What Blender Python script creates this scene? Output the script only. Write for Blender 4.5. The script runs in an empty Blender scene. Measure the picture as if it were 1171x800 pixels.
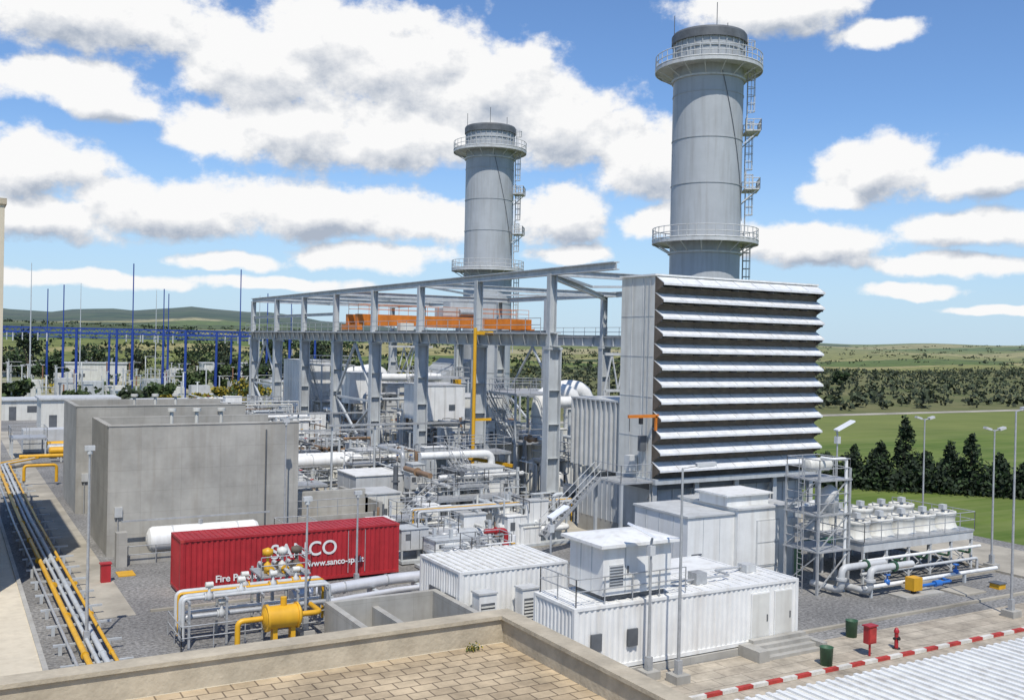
import bpy, math, random
from mathutils import Vector, Matrix
random.seed(7)
S=bpy.context.scene
S.view_settings.view_transform='Standard'; S.view_settings.look='None'; S.view_settings.exposure=0
H=13.5; FP=1130.0
p_=math.radians(.45); ro=math.radians(1.2)
Fh=Vector((.5,.8660254,0)); R=Vector((.8660254,-.5,0))
F=Vector((.5*math.cos(p_),.8660254*math.cos(p_),-math.sin(p_))); U=R.cross(F)
R2=R*math.cos(ro)+U*math.sin(ro); U2=U*math.cos(ro)-R*math.sin(ro)
cd=bpy.data.cameras.new("camera"); cam=bpy.data.objects.new("camera",cd); S.collection.objects.link(cam); S.camera=cam
cam.matrix_world=Matrix(((R2.x,U2.x,-F.x,0),(R2.y,U2.y,-F.y,0),(R2.z,U2.z,-F.z,H),(0,0,0,1)))
cd.sensor_width=36; cd.lens=FP/1171*36; cd.clip_start=.3; cd.clip_end=30000

# ------------------------------------------------ light
el=math.radians(58); sd=Vector((-.40,-.916,0)).normalized()*math.cos(el); sd.z=math.sin(el)
sl=bpy.data.lights.new("sun","SUN"); sl.energy=4.3; sl.angle=math.radians(.5); sl.color=(1,.95,.87)
so=bpy.data.objects.new("sun",sl); S.collection.objects.link(so); so.rotation_euler=sd.to_track_quat('Z','Y').to_euler(); so.location=(0,0,60)

def skydir(x,y):
    r=(R2*((x-585.5)/FP)+U2*((400-y)/FP)+F).normalized()
    return math.atan2(r.dot(R),r.dot(Fh))*FP, math.asin(r.z)*FP
W=bpy.data.worlds.new("World"); S.world=W; W.use_nodes=True
try: W.cycles.sampling_method='MANUAL'; W.cycles.sample_map_resolution=256
except Exception: pass
nt=W.node_tree; nt.nodes.clear()
def N(t,ty,**k):
    n=t.nodes.new(ty)
    for a,b in k.items(): setattr(n,a,b)
    return n
def M2(t,op,a,b=None,c=None,clamp=False):
    n=t.nodes.new("ShaderNodeMath"); n.operation=op; n.use_clamp=clamp
    for i,v in enumerate((a,b,c)):
        if v is None: continue
        if isinstance(v,(int,float)): n.inputs[i].default_value=v
        else: t.links.new(v,n.inputs[i])
    return n.outputs[0]
clouds=[(300,70,95,52),(375,50,100,52),(460,72,120,62),(560,100,110,58),(640,140,95,50),(250,145,75,30),(340,150,100,40),(460,155,110,42),
(95,10,160,42),(60,88,95,24),(115,115,60,20),(35,185,66,36),(30,252,110,24),(200,238,130,34),(370,240,150,36),(475,250,80,28),(255,297,62,10),(415,294,90,17),(642,245,58,36),(740,182,56,46),(748,252,50,20),(655,291,50,12),
(890,10,115,26),(1000,38,50,16),(1005,190,60,36),(955,222,50,16),(1130,200,75,22),(920,275,110,26),(1110,262,70,20),(1080,299,90,13),(1040,331,50,10),(90,320,120,9),(320,323,90,8),(1150,355,60,6)]
big=[0,1,2,3,4,6,7,8,10,11,12,13,14,18,19,22,24,26,27,28]
def blobgroup(name,idx,soft):
    g=bpy.data.node_groups.new(name,"ShaderNodeTree")
    g.interface.new_socket("P",in_out='INPUT',socket_type='NodeSocketVector'); g.interface.new_socket("D",in_out='OUTPUT',socket_type='NodeSocketFloat')
    gi=N(g,"NodeGroupInput"); go=N(g,"NodeGroupOutput"); prev=None
    for i in idx:
        x,y,a,b=clouds[i]; cx,cy=skydir(x,y)
        m=N(g,"ShaderNodeVectorMath",operation='MULTIPLY_ADD'); g.links.new(gi.outputs[0],m.inputs[0]); m.inputs[1].default_value=(1/a,1/b,0); m.inputs[2].default_value=(-cx/a,-cy/b,0)
        l=N(g,"ShaderNodeVectorMath",operation='LENGTH'); g.links.new(m.outputs[0],l.inputs[0]); o=l.outputs["Value"]
        prev=o if prev is None else (M2(g,'SMOOTH_MIN',prev,o,.25) if soft else M2(g,'MINIMUM',prev,o))
    d=M2(g,'MAXIMUM',M2(g,'SUBTRACT',1.0,prev),-1.2); g.links.new(d,go.inputs[0]); return g
gA=blobgroup("cloud_shape",range(len(clouds)),True); gB=blobgroup("cloud_shade",big,False)
tc=N(nt,"ShaderNodeTexCoord")
def dot(v):
    n=N(nt,"ShaderNodeVectorMath",operation='DOT_PRODUCT'); nt.links.new(tc.outputs["Generated"],n.inputs[0]); n.inputs[1].default_value=v; return n.outputs["Value"]
az=M2(nt,'MULTIPLY',M2(nt,'ARCTAN2',dot(tuple(R)),dot(tuple(Fh))),FP)
ez=dot((0,0,1)); ev=M2(nt,'MULTIPLY',M2(nt,'ARCSINE',ez),FP)
cb=N(nt,"ShaderNodeCombineXYZ"); nt.links.new(az,cb.inputs[0]); nt.links.new(ev,cb.inputs[1])
wn=N(nt,"ShaderNodeTexNoise"); wn.inputs["Scale"].default_value=.014; wn.inputs["Detail"].default_value=2; nt.links.new(cb.outputs[0],wn.inputs["Vector"])
ws=N(nt,"ShaderNodeVectorMath",operation='SUBTRACT'); nt.links.new(wn.outputs["Color"],ws.inputs[0]); ws.inputs[1].default_value=(.5,.5,.5)
wm=N(nt,"ShaderNodeVectorMath",operation='MULTIPLY_ADD'); nt.links.new(ws.outputs[0],wm.inputs[0]); wm.inputs[1].default_value=(60,26,0); nt.links.new(cb.outputs[0],wm.inputs[2])
def fbm(off,det):
    st=N(nt,"ShaderNodeVectorMath",operation='MULTIPLY_ADD'); nt.links.new(cb.outputs[0],st.inputs[0]); st.inputs[1].default_value=(1,1.3,0); st.inputs[2].default_value=(off[0],off[1]*1.3,0)
    fn=N(nt,"ShaderNodeTexNoise"); fn.inputs["Scale"].default_value=.019; fn.inputs["Detail"].default_value=det; fn.inputs["Roughness"].default_value=.60; nt.links.new(st.outputs[0],fn.inputs["Vector"])
    return M2(nt,'MULTIPLY',M2(nt,'SUBTRACT',fn.outputs["Fac"],.5),1.7)
A=N(nt,"ShaderNodeGroup",node_tree=gA); nt.links.new(wm.outputs[0],A.inputs[0])
ad=N(nt,"ShaderNodeVectorMath",operation='ADD'); nt.links.new(wm.outputs[0],ad.inputs[0]); ad.inputs[1].default_value=(-6,22,0)
B=N(nt,"ShaderNodeGroup",node_tree=gB); nt.links.new(ad.outputs[0],B.inputs[0])
Dn=M2(nt,'ADD',A.outputs[0],fbm((0,0),7)); Du=M2(nt,'ADD',B.outputs[0],fbm((-5,14),5))
al=N(nt,"ShaderNodeMapRange",interpolation_type='SMOOTHSTEP'); nt.links.new(Dn,al.inputs[0]); al.inputs[1].default_value=-.18; al.inputs[2].default_value=.26
alpha=M2(nt,'MULTIPLY',al.outputs[0],M2(nt,'GREATER_THAN',ez,0.0))
lit=M2(nt,'SUBTRACT',.84,M2(nt,'MULTIPLY',M2(nt,'SUBTRACT',Du,Dn),1.25))
lit=M2(nt,'SUBTRACT',lit,M2(nt,'MULTIPLY',M2(nt,'MAXIMUM',M2(nt,'SUBTRACT',Dn,.5),0.0),.35),clamp=True)
cr=N(nt,"ShaderNodeMix",data_type='RGBA'); nt.links.new(lit,cr.inputs[0]); cr.inputs[6].default_value=(.44,.50,.60,1); cr.inputs[7].default_value=(1,1,1,1)
sk=N(nt,"ShaderNodeTexSky",sky_type='NISHITA'); sk.sun_disc=False; sk.sun_elevation=el; sk.sun_rotation=math.atan2(sd.x,sd.y); sk.dust_density=.2; sk.ozone_density=3; sk.altitude=100
tint=N(nt,"ShaderNodeMix",data_type='RGBA',blend_type='MULTIPLY'); tint.inputs[0].default_value=1; nt.links.new(sk.outputs[0],tint.inputs[6]); tint.inputs[7].default_value=(.80,.96,1.16,1)
b1=N(nt,"ShaderNodeBackground"); nt.links.new(tint.outputs[2],b1.inputs[0]); b1.inputs[1].default_value=.125
hb=N(nt,"ShaderNodeBackground"); hb.inputs[0].default_value=(.56,.75,.95,1); hb.inputs[1].default_value=.88
hm=N(nt,"ShaderNodeMapRange",interpolation_type='SMOOTHSTEP'); nt.links.new(ez,hm.inputs[0]); hm.inputs[1].default_value=.23; hm.inputs[2].default_value=-.03; hm.inputs[3].default_value=0; hm.inputs[4].default_value=.85
hx=N(nt,"ShaderNodeMixShader"); nt.links.new(hm.outputs[0],hx.inputs[0]); nt.links.new(b1.outputs[0],hx.inputs[1]); nt.links.new(hb.outputs[0],hx.inputs[2])
b2=N(nt,"ShaderNodeBackground"); nt.links.new(cr.outputs[2],b2.inputs[0]); b2.inputs[1].default_value=.96
mx=N(nt,"ShaderNodeMixShader"); nt.links.new(alpha,mx.inputs[0]); nt.links.new(hx.outputs[0],mx.inputs[1]); nt.links.new(b2.outputs[0],mx.inputs[2])
wo=N(nt,"ShaderNodeOutputWorld"); nt.links.new(mx.outputs[0],wo.inputs[0])

# ------------------------------------------------ materials
MT={}
def mat(name,c,rough=.6,metal=0,var=.15,scale=.8,streak=0,bump=0,bscale=12,c2=None,panel=None,patch=0):
    m=bpy.data.materials.new(name); m.use_nodes=True; t=m.node_tree; bs=t.nodes["Principled BSDF"]
    tc=N(t,"ShaderNodeTexCoord"); n1=N(t,"ShaderNodeTexNoise"); t.links.new(tc.outputs["Object"],n1.inputs["Vector"])
    n1.inputs["Scale"].default_value=scale; n1.inputs["Detail"].default_value=4; n1.inputs["Roughness"].default_value=.68
    mr=N(t,"ShaderNodeMapRange"); t.links.new(n1.outputs["Fac"],mr.inputs[0]); mr.inputs[1].default_value=.32; mr.inputs[2].default_value=.68
    if c2 is None: c2=tuple(v*(1-2*var) for v in c)
    mxx=N(t,"ShaderNodeMix",data_type='RGBA'); t.links.new(mr.outputs[0],mxx.inputs[0]); mxx.inputs[6].default_value=(*c2,1); mxx.inputs[7].default_value=(*c,1)
    col=mxx.outputs[2]
    if streak:
        mp=N(t,"ShaderNodeMapping"); mp.inputs["Scale"].default_value=(2.2,2.2,.18); t.links.new(tc.outputs["Object"],mp.inputs[0])
        n2=N(t,"ShaderNodeTexNoise"); n2.inputs["Scale"].default_value=1.1; n2.inputs["Detail"].default_value=3; t.links.new(mp.outputs[0],n2.inputs["Vector"])
        r2=N(t,"ShaderNodeMapRange"); t.links.new(n2.outputs["Fac"],r2.inputs[0]); r2.inputs[1].default_value=.48; r2.inputs[2].default_value=.76; r2.inputs[3].default_value=0; r2.inputs[4].default_value=streak
        m3=N(t,"ShaderNodeMix",data_type='RGBA'); t.links.new(r2.outputs[0],m3.inputs[0]); t.links.new(col,m3.inputs[6]); m3.inputs[7].default_value=(c[0]*.42,c[1]*.36,c[2]*.29,1); col=m3.outputs[2]
    if patch:
        n4=N(t,"ShaderNodeTexNoise"); n4.inputs["Scale"].default_value=.16; n4.inputs["Detail"].default_value=4; t.links.new(tc.outputs["Object"],n4.inputs["Vector"])
        r4=N(t,"ShaderNodeMapRange"); t.links.new(n4.outputs["Fac"],r4.inputs[0]); r4.inputs[1].default_value=.35; r4.inputs[2].default_value=.65; r4.inputs[3].default_value=1-patch; r4.inputs[4].default_value=1+patch*.6
        x4=N(t,"ShaderNodeMix",data_type='RGBA',blend_type='MULTIPLY'); x4.inputs[0].default_value=1; t.links.new(col,x4.inputs[6]); t.links.new(r4.outputs[0],x4.inputs[7]); col=x4.outputs[2]
    if panel:
        sx=N(t,"ShaderNodeSeparateXYZ"); t.links.new(tc.outputs["Object"],sx.inputs[0]); cx=N(t,"ShaderNodeCombineXYZ"); t.links.new(M2(t,'ADD',sx.outputs[0],sx.outputs[1]),cx.inputs[0]); t.links.new(sx.outputs[2],cx.inputs[1])
        b=N(t,"ShaderNodeTexBrick"); b.offset=0; t.links.new(cx.outputs[0],b.inputs["Vector"]); b.inputs["Scale"].default_value=1; b.inputs["Brick Width"].default_value=panel[0]; b.inputs["Row Height"].default_value=panel[1]; b.inputs["Mortar Size"].default_value=.012
        b.inputs["Color1"].default_value=(1,1,1,1); b.inputs["Color2"].default_value=(.93,.93,.93,1); b.inputs["Mortar"].default_value=(.8,.8,.8,1)
        x=N(t,"ShaderNodeMix",data_type='RGBA',blend_type='MULTIPLY'); x.inputs[0].default_value=1; t.links.new(col,x.inputs[6]); t.links.new(b.outputs["Color"],x.inputs[7]); col=x.outputs[2]
    t.links.new(col,bs.inputs["Base Color"]); bs.inputs["Roughness"].default_value=rough; bs.inputs["Metallic"].default_value=metal
    if bump:
        nb=N(t,"ShaderNodeTexNoise"); nb.inputs["Scale"].default_value=bscale; nb.inputs["Detail"].default_value=3; t.links.new(tc.outputs["Object"],nb.inputs["Vector"])
        bb=N(t,"ShaderNodeBump"); bb.inputs["Strength"].default_value=bump; bb.inputs["Distance"].default_value=.05; t.links.new(nb.outputs["Fac"],bb.inputs["Height"]); t.links.new(bb.outputs[0],bs.inputs["Normal"])
    MT[name]=m; return m
mat("white",(.78,.78,.75),.5,var=.06,streak=.32)
mat("offwhite",(.68,.67,.61),.55,var=.07,streak=.35)
mat("cream",(.62,.55,.42),.8,var=.08,streak=.2)
mat("lgrey",(.56,.57,.56),.5,var=.1,streak=.3)
mat("steel",(.50,.525,.53),.55,var=.1,streak=.35)
mat("stack",(.40,.42,.43),.5,var=.07,streak=.3,scale=.25)
mat("dgrey",(.13,.14,.15),.6,var=.2)
mat("galv",(.48,.49,.49),.45,metal=.3,var=.15,scale=3)
mat("alu",(.72,.72,.72),.4,metal=.3,var=.06,scale=2)
mat("hood",(.76,.77,.77),.4,metal=.0,var=.1,scale=1.5,streak=.25)
mat("concrete",(.45,.435,.39),.9,var=.16,scale=.35,streak=.3,panel=(2.4,1.3))
mat("concfloor",(.45,.41,.33),.9,var=.2,scale=.35,patch=.2)
mat("parapet",(.52,.45,.33),.9,var=.18,scale=1.2,bump=.3,streak=.2)
mat("red",(.45,.028,.035),.45,var=.14,streak=.4)
mat("redkerb",(.5,.05,.04),.7,var=.2,scale=3)
mat("whitekerb",(.7,.68,.62),.8,var=.15,scale=3)
mat("yellow",(.74,.40,.02),.45,var=.1,streak=.25)
mat("orange",(.66,.20,.02),.5,var=.14,streak=.35)
mat("bluesteel",(.02,.06,.30),.5,var=.1)
mat("bluepipe",(.03,.16,.5),.4,var=.1)
mat("green",(.05,.13,.07),.5,var=.15)
mat("dark",(.02,.02,.022),.7,var=.2)
mat("brown",(.15,.12,.09),.8,var=.2,scale=2)
mat("bark",(.10,.075,.05),.95,var=.25,scale=6)
mat("insul",(.30,.15,.09),.4,var=.1)
mat("copperpipe",(.30,.19,.11),.5,var=.2)
mat("lens",(.8,.82,.85),.15,var=.02)
mat("gravel",(.35,.34,.32),.95,scale=6,bump=.8,bscale=20,c2=(.10,.098,.092),patch=.28)
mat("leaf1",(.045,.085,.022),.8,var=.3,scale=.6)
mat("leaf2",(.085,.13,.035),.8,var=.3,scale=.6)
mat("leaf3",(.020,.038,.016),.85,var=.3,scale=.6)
mat("leafy",(.42,.33,.03),.8,var=.3,scale=1.5)
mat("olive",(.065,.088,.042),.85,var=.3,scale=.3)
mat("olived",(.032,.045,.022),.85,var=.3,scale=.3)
def tilemat(name,c1,c2,mo,scale,bw,rh,ms):
    m=bpy.data.materials.new(name); m.use_nodes=True; t=m.node_tree; bs=t.nodes["Principled BSDF"]
    tc=N(t,"ShaderNodeTexCoord"); b=N(t,"ShaderNodeTexBrick"); t.links.new(tc.outputs["Object"],b.inputs["Vector"])
    b.inputs["Color1"].default_value=(*c1,1); b.inputs["Color2"].default_value=(*c2,1); b.inputs["Mortar"].default_value=(*mo,1)
    b.inputs["Scale"].default_value=scale; b.inputs["Brick Width"].default_value=bw; b.inputs["Row Height"].default_value=rh; b.inputs["Mortar Size"].default_value=ms; b.inputs["Bias"].default_value=-.2
    n=N(t,"ShaderNodeTexNoise"); n.inputs["Scale"].default_value=.9; n.inputs["Detail"].default_value=6; n.inputs["Roughness"].default_value=.7; t.links.new(tc.outputs["Object"],n.inputs["Vector"])
    r=N(t,"ShaderNodeMapRange"); t.links.new(n.outputs["Fac"],r.inputs[0]); r.inputs[1].default_value=.3; r.inputs[2].default_value=.7; r.inputs[3].default_value=.5; r.inputs[4].default_value=1.15
    x=N(t,"ShaderNodeMix",data_type='RGBA',blend_type='MULTIPLY'); x.inputs[0].default_value=1; t.links.new(b.outputs["Color"],x.inputs[6]); t.links.new(r.outputs[0],x.inputs[7])
    t.links.new(x.outputs[2],bs.inputs["Base Color"]); bs.inputs["Roughness"].default_value=.9
    bb=N(t,"ShaderNodeBump"); bb.inputs["Strength"].default_value=.6; bb.inputs["Distance"].default_value=.01; bb.invert=True; t.links.new(b.outputs["Fac"],bb.inputs["Height"]); t.links.new(bb.outputs[0],bs.inputs["Normal"])
    MT[name]=m
tilemat("rooftile",(.56,.44,.28),(.42,.32,.20),(.20,.15,.095),1,.46,.33,.016)
tilemat("paver",(.48,.42,.325),(.42,.36,.275),(.27,.235,.185),1,1.6,.8,.02)

def terrainmat():
    m=bpy.data.materials.new("terrain"); m.use_nodes=True; t=m.node_tree; bs=t.nodes["Principled BSDF"]; L=t.links
    ge=N(t,"ShaderNodeTexCoord"); sx=N(t,"ShaderNodeSeparateXYZ"); L.new(ge.outputs["Object"],sx.inputs[0]); X,Y=sx.outputs[0],sx.outputs[1]
    mp=N(t,"ShaderNodeMapping"); mp.inputs["Rotation"].default_value=(0,0,math.radians(20)); mp.inputs["Scale"].default_value=(1/420,1/170,0); L.new(ge.outputs["Object"],mp.inputs[0])
    vo=N(t,"ShaderNodeTexVoronoi"); vo.inputs["Scale"].default_value=1; L.new(mp.outputs[0],vo.inputs["Vector"])
    sc=N(t,"ShaderNodeSeparateColor"); L.new(vo.outputs["Color"],sc.inputs[0])
    rp=N(t,"ShaderNodeValToRGB"); rp.color_ramp.interpolation='CONSTANT'; L.new(sc.outputs[0],rp.inputs[0])
    cols=[(0,(.17,.19,.06)),(.2,(.30,.27,.12)),(.36,(.11,.15,.045)),(.52,(.34,.30,.16)),(.68,(.22,.22,.08)),(.84,(.07,.09,.038))]
    e=rp.color_ramp.elements
    e[0].position=0; e[0].color=(*cols[0][1],1); e[1].position=cols[1][0]; e[1].color=(*cols[1][1],1)
    for q,c in cols[2:]:
        k=e.new(q); k.color=(*c,1)
    def mask(v,lo,hi):
        r=N(t,"ShaderNodeMapRange"); L.new(v,r.inputs[0]); r.inputs[1].default_value=lo; r.inputs[2].default_value=hi; return r.outputs[0]
    def mixc(fac,a,b):
        x=N(t,"ShaderNodeMix",data_type='RGBA'); L.new(fac,x.inputs[0])
        for i,v in ((6,a),(7,b)):
            if isinstance(v,tuple): x.inputs[i].default_value=(*v,1)
            else: L.new(v,x.inputs[i])
        return x.outputs[2]
    def noise(sc_,det=4,vec=None):
        n=N(t,"ShaderNodeTexNoise"); n.inputs["Scale"].default_value=sc_; n.inputs["Detail"].default_value=det; n.inputs["Roughness"].default_value=.68
        L.new(vec if vec else ge.outputs["Object"],n.inputs["Vector"]); return n.outputs["Fac"]
    n1=mask(noise(.06,8),.36,.64)
    mpr=N(t,"ShaderNodeMapping"); mpr.inputs["Scale"].default_value=(.02,.7,0); L.new(ge.outputs["Object"],mpr.inputs[0])
    rows=mask(noise(1.0,2,mpr.outputs[0]),.35,.65)
    crop=mixc(n1,(.065,.115,.022),(.145,.19,.045)); crop=mixc(M2(t,'MULTIPLY',rows,.5),crop,(.20,.22,.085))
    strip=mask(M2(t,'MULTIPLY_ADD',M2(t,'SUBTRACT',noise(.05,4),.5),26,Y),96,112)
    crop=mixc(M2(t,'MULTIPLY',strip,.45),crop,(.19,.20,.07))
    ol=mixc(mask(noise(.03,6),.3,.7),(.08,.105,.038),(.19,.175,.085))
    sc2=mixc(mask(noise(.06,7),.40,.60),(.38,.34,.25),(.12,.16,.055))
    Yn=M2(t,'MULTIPLY_ADD',M2(t,'SUBTRACT',noise(.01,2),.5),60,Y)
    far=mask(Yn,420,450); olv=mask(Y,139,140.5)
    c=mixc(olv,crop,ol); c=mixc(far,c,rp.outputs[0])
    site=M2(t,'MULTIPLY',mask(M2(t,'MULTIPLY_ADD',Y,.35,M2(t,'MULTIPLY',X,-1)),-45,-40),M2(t,'SUBTRACT',1.0,mask(Yn,330,400)))
    c=mixc(site,c,sc2)
    dots=mask(noise(.07,5),.53,.58)
    c=mixc(M2(t,'MULTIPLY',dots,M2(t,'MULTIPLY',far,.7)),c,(.045,.06,.028))
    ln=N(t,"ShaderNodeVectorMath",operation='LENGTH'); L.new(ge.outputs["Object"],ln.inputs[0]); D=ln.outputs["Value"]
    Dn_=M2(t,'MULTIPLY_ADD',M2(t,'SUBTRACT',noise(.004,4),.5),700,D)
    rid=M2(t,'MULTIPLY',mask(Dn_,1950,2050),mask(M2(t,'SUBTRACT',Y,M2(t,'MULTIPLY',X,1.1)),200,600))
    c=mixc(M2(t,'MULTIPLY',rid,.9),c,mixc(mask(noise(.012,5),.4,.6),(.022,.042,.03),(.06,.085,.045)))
    c=mixc(M2(t,'MULTIPLY',mask(D,700,9000),.6),c,(.34,.42,.50))  # distance haze painted into the ground colour, stronger further out
    L.new(c,bs.inputs["Base Color"]); bs.inputs["Roughness"].default_value=1; bs.inputs["Specular IOR Level"].default_value=.1
    MT["terrain"]=m
terrainmat()

# ------------------------------------------------ mesh kit
class Mb:
    def __init__(s,name): s.name=name; s.v=[]; s.f=[]; s.m=[]; s.sm=[]; s.mats=[]
    def mi(s,m):
        if m not in s.mats: s.mats.append(m)
        return s.mats.index(m)
    def add(s,vs,fs,m,smooth=False):
        b=len(s.v); s.v.extend([tuple(q) for q in vs]); k=s.mi(m)
        for f in fs: s.f.append(tuple(b+i for i in f)); s.m.append(k); s.sm.append(smooth)
    def quad(s,a,b,c,d,m): s.add([a,b,c,d],[(0,1,2,3)],m)
    def box(s,x0,x1,y0,y1,z0,z1,m):
        if x0>x1:x0,x1=x1,x0
        if y0>y1:y0,y1=y1,y0
        s.add([(x0,y0,z0),(x1,y0,z0),(x1,y1,z0),(x0,y1,z0),(x0,y0,z1),(x1,y0,z1),(x1,y1,z1),(x0,y1,z1)],
              [(0,3,2,1),(4,5,6,7),(0,1,5,4),(1,2,6,5),(2,3,7,6),(3,0,4,7)],m)
    def beam(s,p0,p1,w,h,m,up=Vector((0,0,1))):
        p0=Vector(p0);p1=Vector(p1);d=(p1-p0).normalized()
        if abs(d.dot(up))>.95: up=Vector((0,1,0))
        a=d.cross(up).normalized(); b=a.cross(d).normalized()
        vs=[]
        for q in (p0,p1):
            for i,j in ((-1,-1),(1,-1),(1,1),(-1,1)): vs.append(q+a*i*w/2+b*j*h/2)
        s.add(vs,[(0,1,2,3),(7,6,5,4),(0,4,5,1),(1,5,6,2),(2,6,7,3),(3,7,4,0)],m)
    def ibeam(s,p0,p1,w,h,m,t=.06,up=Vector((0,0,1))):
        p0=Vector(p0);p1=Vector(p1);d=(p1-p0).normalized()
        if abs(d.dot(up))>.95: up=Vector((0,1,0))
        a=d.cross(up).normalized(); b=a.cross(d).normalized()
        s.beam(p0+b*(h/2-t/2),p1+b*(h/2-t/2),w,t,m,up); s.beam(p0-b*(h/2-t/2),p1-b*(h/2-t/2),w,t,m,up); s.beam(p0,p1,t,h-2*t-.002,m,up)
    def cyl(s,p0,p1,r,m,seg=12,r2=None,caps=True,smooth=True):
        if r2 is None:r2=r
        p0=Vector(p0);p1=Vector(p1);d=(p1-p0).normalized(); up=Vector((0,0,1)) if abs(d.z)<.95 else Vector((1,0,0))
        a=d.cross(up).normalized(); b=a.cross(d)
        A=[];B=[]
        for i in range(seg):
            t=2*math.pi*i/seg; o=a*math.cos(t)+b*math.sin(t); A.append(p0+o*r);B.append(p1+o*r2)
        s.add(A+B,[(i,i+seg,(i+1)%seg+seg,(i+1)%seg) for i in range(seg)],m,smooth)
        if caps: s.add(A,[tuple(range(seg))],m); s.add(B,[tuple(reversed(range(seg)))],m)
    def pipe(s,pts,r,m,seg=10,bend=None):
        pts=[Vector(q) for q in pts]; bend=bend or r*2.2; P=[pts[0]]
        for i in range(1,len(pts)-1):
            a=pts[i-1]-pts[i]; c=pts[i+1]-pts[i]; k=min(bend,a.length*.45,c.length*.45)
            q0=pts[i]+a.normalized()*k; q2=pts[i]+c.normalized()*k
            for t in (0,.25,.5,.75,1): P.append(q0*(1-t)**2+pts[i]*2*t*(1-t)+q2*t*t)
        P.append(pts[-1]); rings=[]; a=None
        for i,q in enumerate(P):
            d=((P[min(i+1,len(P)-1)]-P[max(i-1,0)])).normalized()
            if a is None:
                up=Vector((0,0,1)) if abs(d.z)<.95 else Vector((1,0,0)); a=d.cross(up).normalized()
            else: a=(a-d*a.dot(d)).normalized()
            b=a.cross(d); rings.append([q+(a*math.cos(2*math.pi*j/seg)+b*math.sin(2*math.pi*j/seg))*r for j in range(seg)])
        vs=[x for rg in rings for x in rg]; fs=[]
        for i in range(len(rings)-1):
            for j in range(seg): fs.append((i*seg+j,(i+1)*seg+j,(i+1)*seg+(j+1)%seg,i*seg+(j+1)%seg))
        s.add(vs,fs,m,True); s.add(rings[0],[tuple(range(seg))],m); s.add(rings[-1],[tuple(reversed(range(seg)))],m)
    def flange(s,c,d,r,m,t=.12):
        c=Vector(c);d=Vector(d).normalized(); s.cyl(c-d*t/2,c+d*t/2,r,m,12)
    def rail(s,pts,h=1.1,m="galv",r=.028,step=1.5,mid=True):
        pts=[Vector(q) for q in pts]
        for a,b in zip(pts[:-1],pts[1:]):
            n=max(1,int(round((b-a).length/step)))
            for i in range(n+1):
                q=a.lerp(b,i/n); s.cyl(q,q+Vector((0,0,h)),r,m,5,caps=False)
            for k in ((1,.55) if mid else (1,)): s.cyl(a+Vector((0,0,h*k)),b+Vector((0,0,h*k)),r,m,5,caps=False)
    def corr(s,p0,p1,z0,z1,m,pitch=.28,depth=.04,n=None):
        p0=Vector(p0).to_3d();p1=Vector(p1).to_3d();d=(p1-p0);L=d.length;d.normalize(); nn=Vector((d.y,-d.x,0)) if n is None else Vector(n)
        k=max(1,int(round(L/pitch)));pt=L/k;pr=[]
        for i in range(k):
            for a,o in ((0,0),(.32,0),(.5,-depth),(.82,-depth)): pr.append((i*pt+a*pt,o))
        pr.append((L,0)); vs=[]
        for a,o in pr:
            q=p0+d*a+nn*o; vs+= [(q.x,q.y,z0),(q.x,q.y,z1)]
        s.add(vs,[(2*i,2*i+2,2*i+3,2*i+1) for i in range(len(pr)-1)],m)
    def lathe(s,c,prof,m,seg=32,smooth=True):
        vs=[];c=Vector(c)
        for r,z in prof:
            for i in range(seg): t=2*math.pi*i/seg; vs.append((c.x+r*math.cos(t),c.y+r*math.sin(t),c.z+z))
        s.add(vs,[(k*seg+i,k*seg+(i+1)%seg,(k+1)*seg+(i+1)%seg,(k+1)*seg+i) for k in range(len(prof)-1) for i in range(seg)],m,smooth)
    def tank(s,p0,p1,r,m,seg=20):
        p0=Vector(p0);p1=Vector(p1);d=(p1-p0).normalized(); s.cyl(p0,p1,r,m,seg,caps=False)
        for q,sg in ((p0,-1),(p1,1)):
            pr=r;pp=q
            for t in (30,60,85):
                nr=r*math.cos(math.radians(t)); np_=q+d*sg*r*.5*math.sin(math.radians(t)); s.cyl(pp,np_,pr,m,seg,r2=nr,caps=(t==85)); pr=nr;pp=np_
    def stairs(s,p0,p1,w,m="galv",rails=True):
        p0=Vector(p0);p1=Vector(p1);d=p1-p0;h=Vector((d.x,d.y,0)).normalized();a=Vector((-h.y,h.x,0))
        for k in (-1,1):
            s.beam(p0+a*k*w/2,p1+a*k*w/2,.05,.2,m)
            if rails:
                for z in (.55,1.05): s.cyl(p0+a*k*w/2+Vector((0,0,z)),p1+a*k*w/2+Vector((0,0,z)),.026,m,5,caps=False)
                for i in range(4):
                    q=p0.lerp(p1,i/3)+a*k*w/2; s.cyl(q,q+Vector((0,0,1.05)),.026,m,5,caps=False)
        n=max(2,int(abs(d.z)/.2))
        for i in range(n):
            q=p0.lerp(p1,(i+.5)/n); s.beam(q-a*w/2*.97,q+a*w/2*.97,.24,.03,m)
    def deck(s,x0,x1,y0,y1,z,m="galv",legs=True,rails="nsew",lm="steel",zb=0):
        s.box(x0,x1,y0,y1,z-.18,z,m)
        if legs:
            for x in (x0+.15,x1-.15):
                for y in (y0+.15,y1-.15): s.beam((x,y,zb),(x,y,z-.182),.16,.16,lm)
        c={'s':((x0,y0),(x1,y0)),'e':((x1,y0),(x1,y1)),'n':((x0,y1),(x1,y1)),'w':((x0,y0),(x0,y1))}
        for k in rails:
            a,b=c[k]; s.rail([(a[0],a[1],z),(b[0],b[1],z)])
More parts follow.
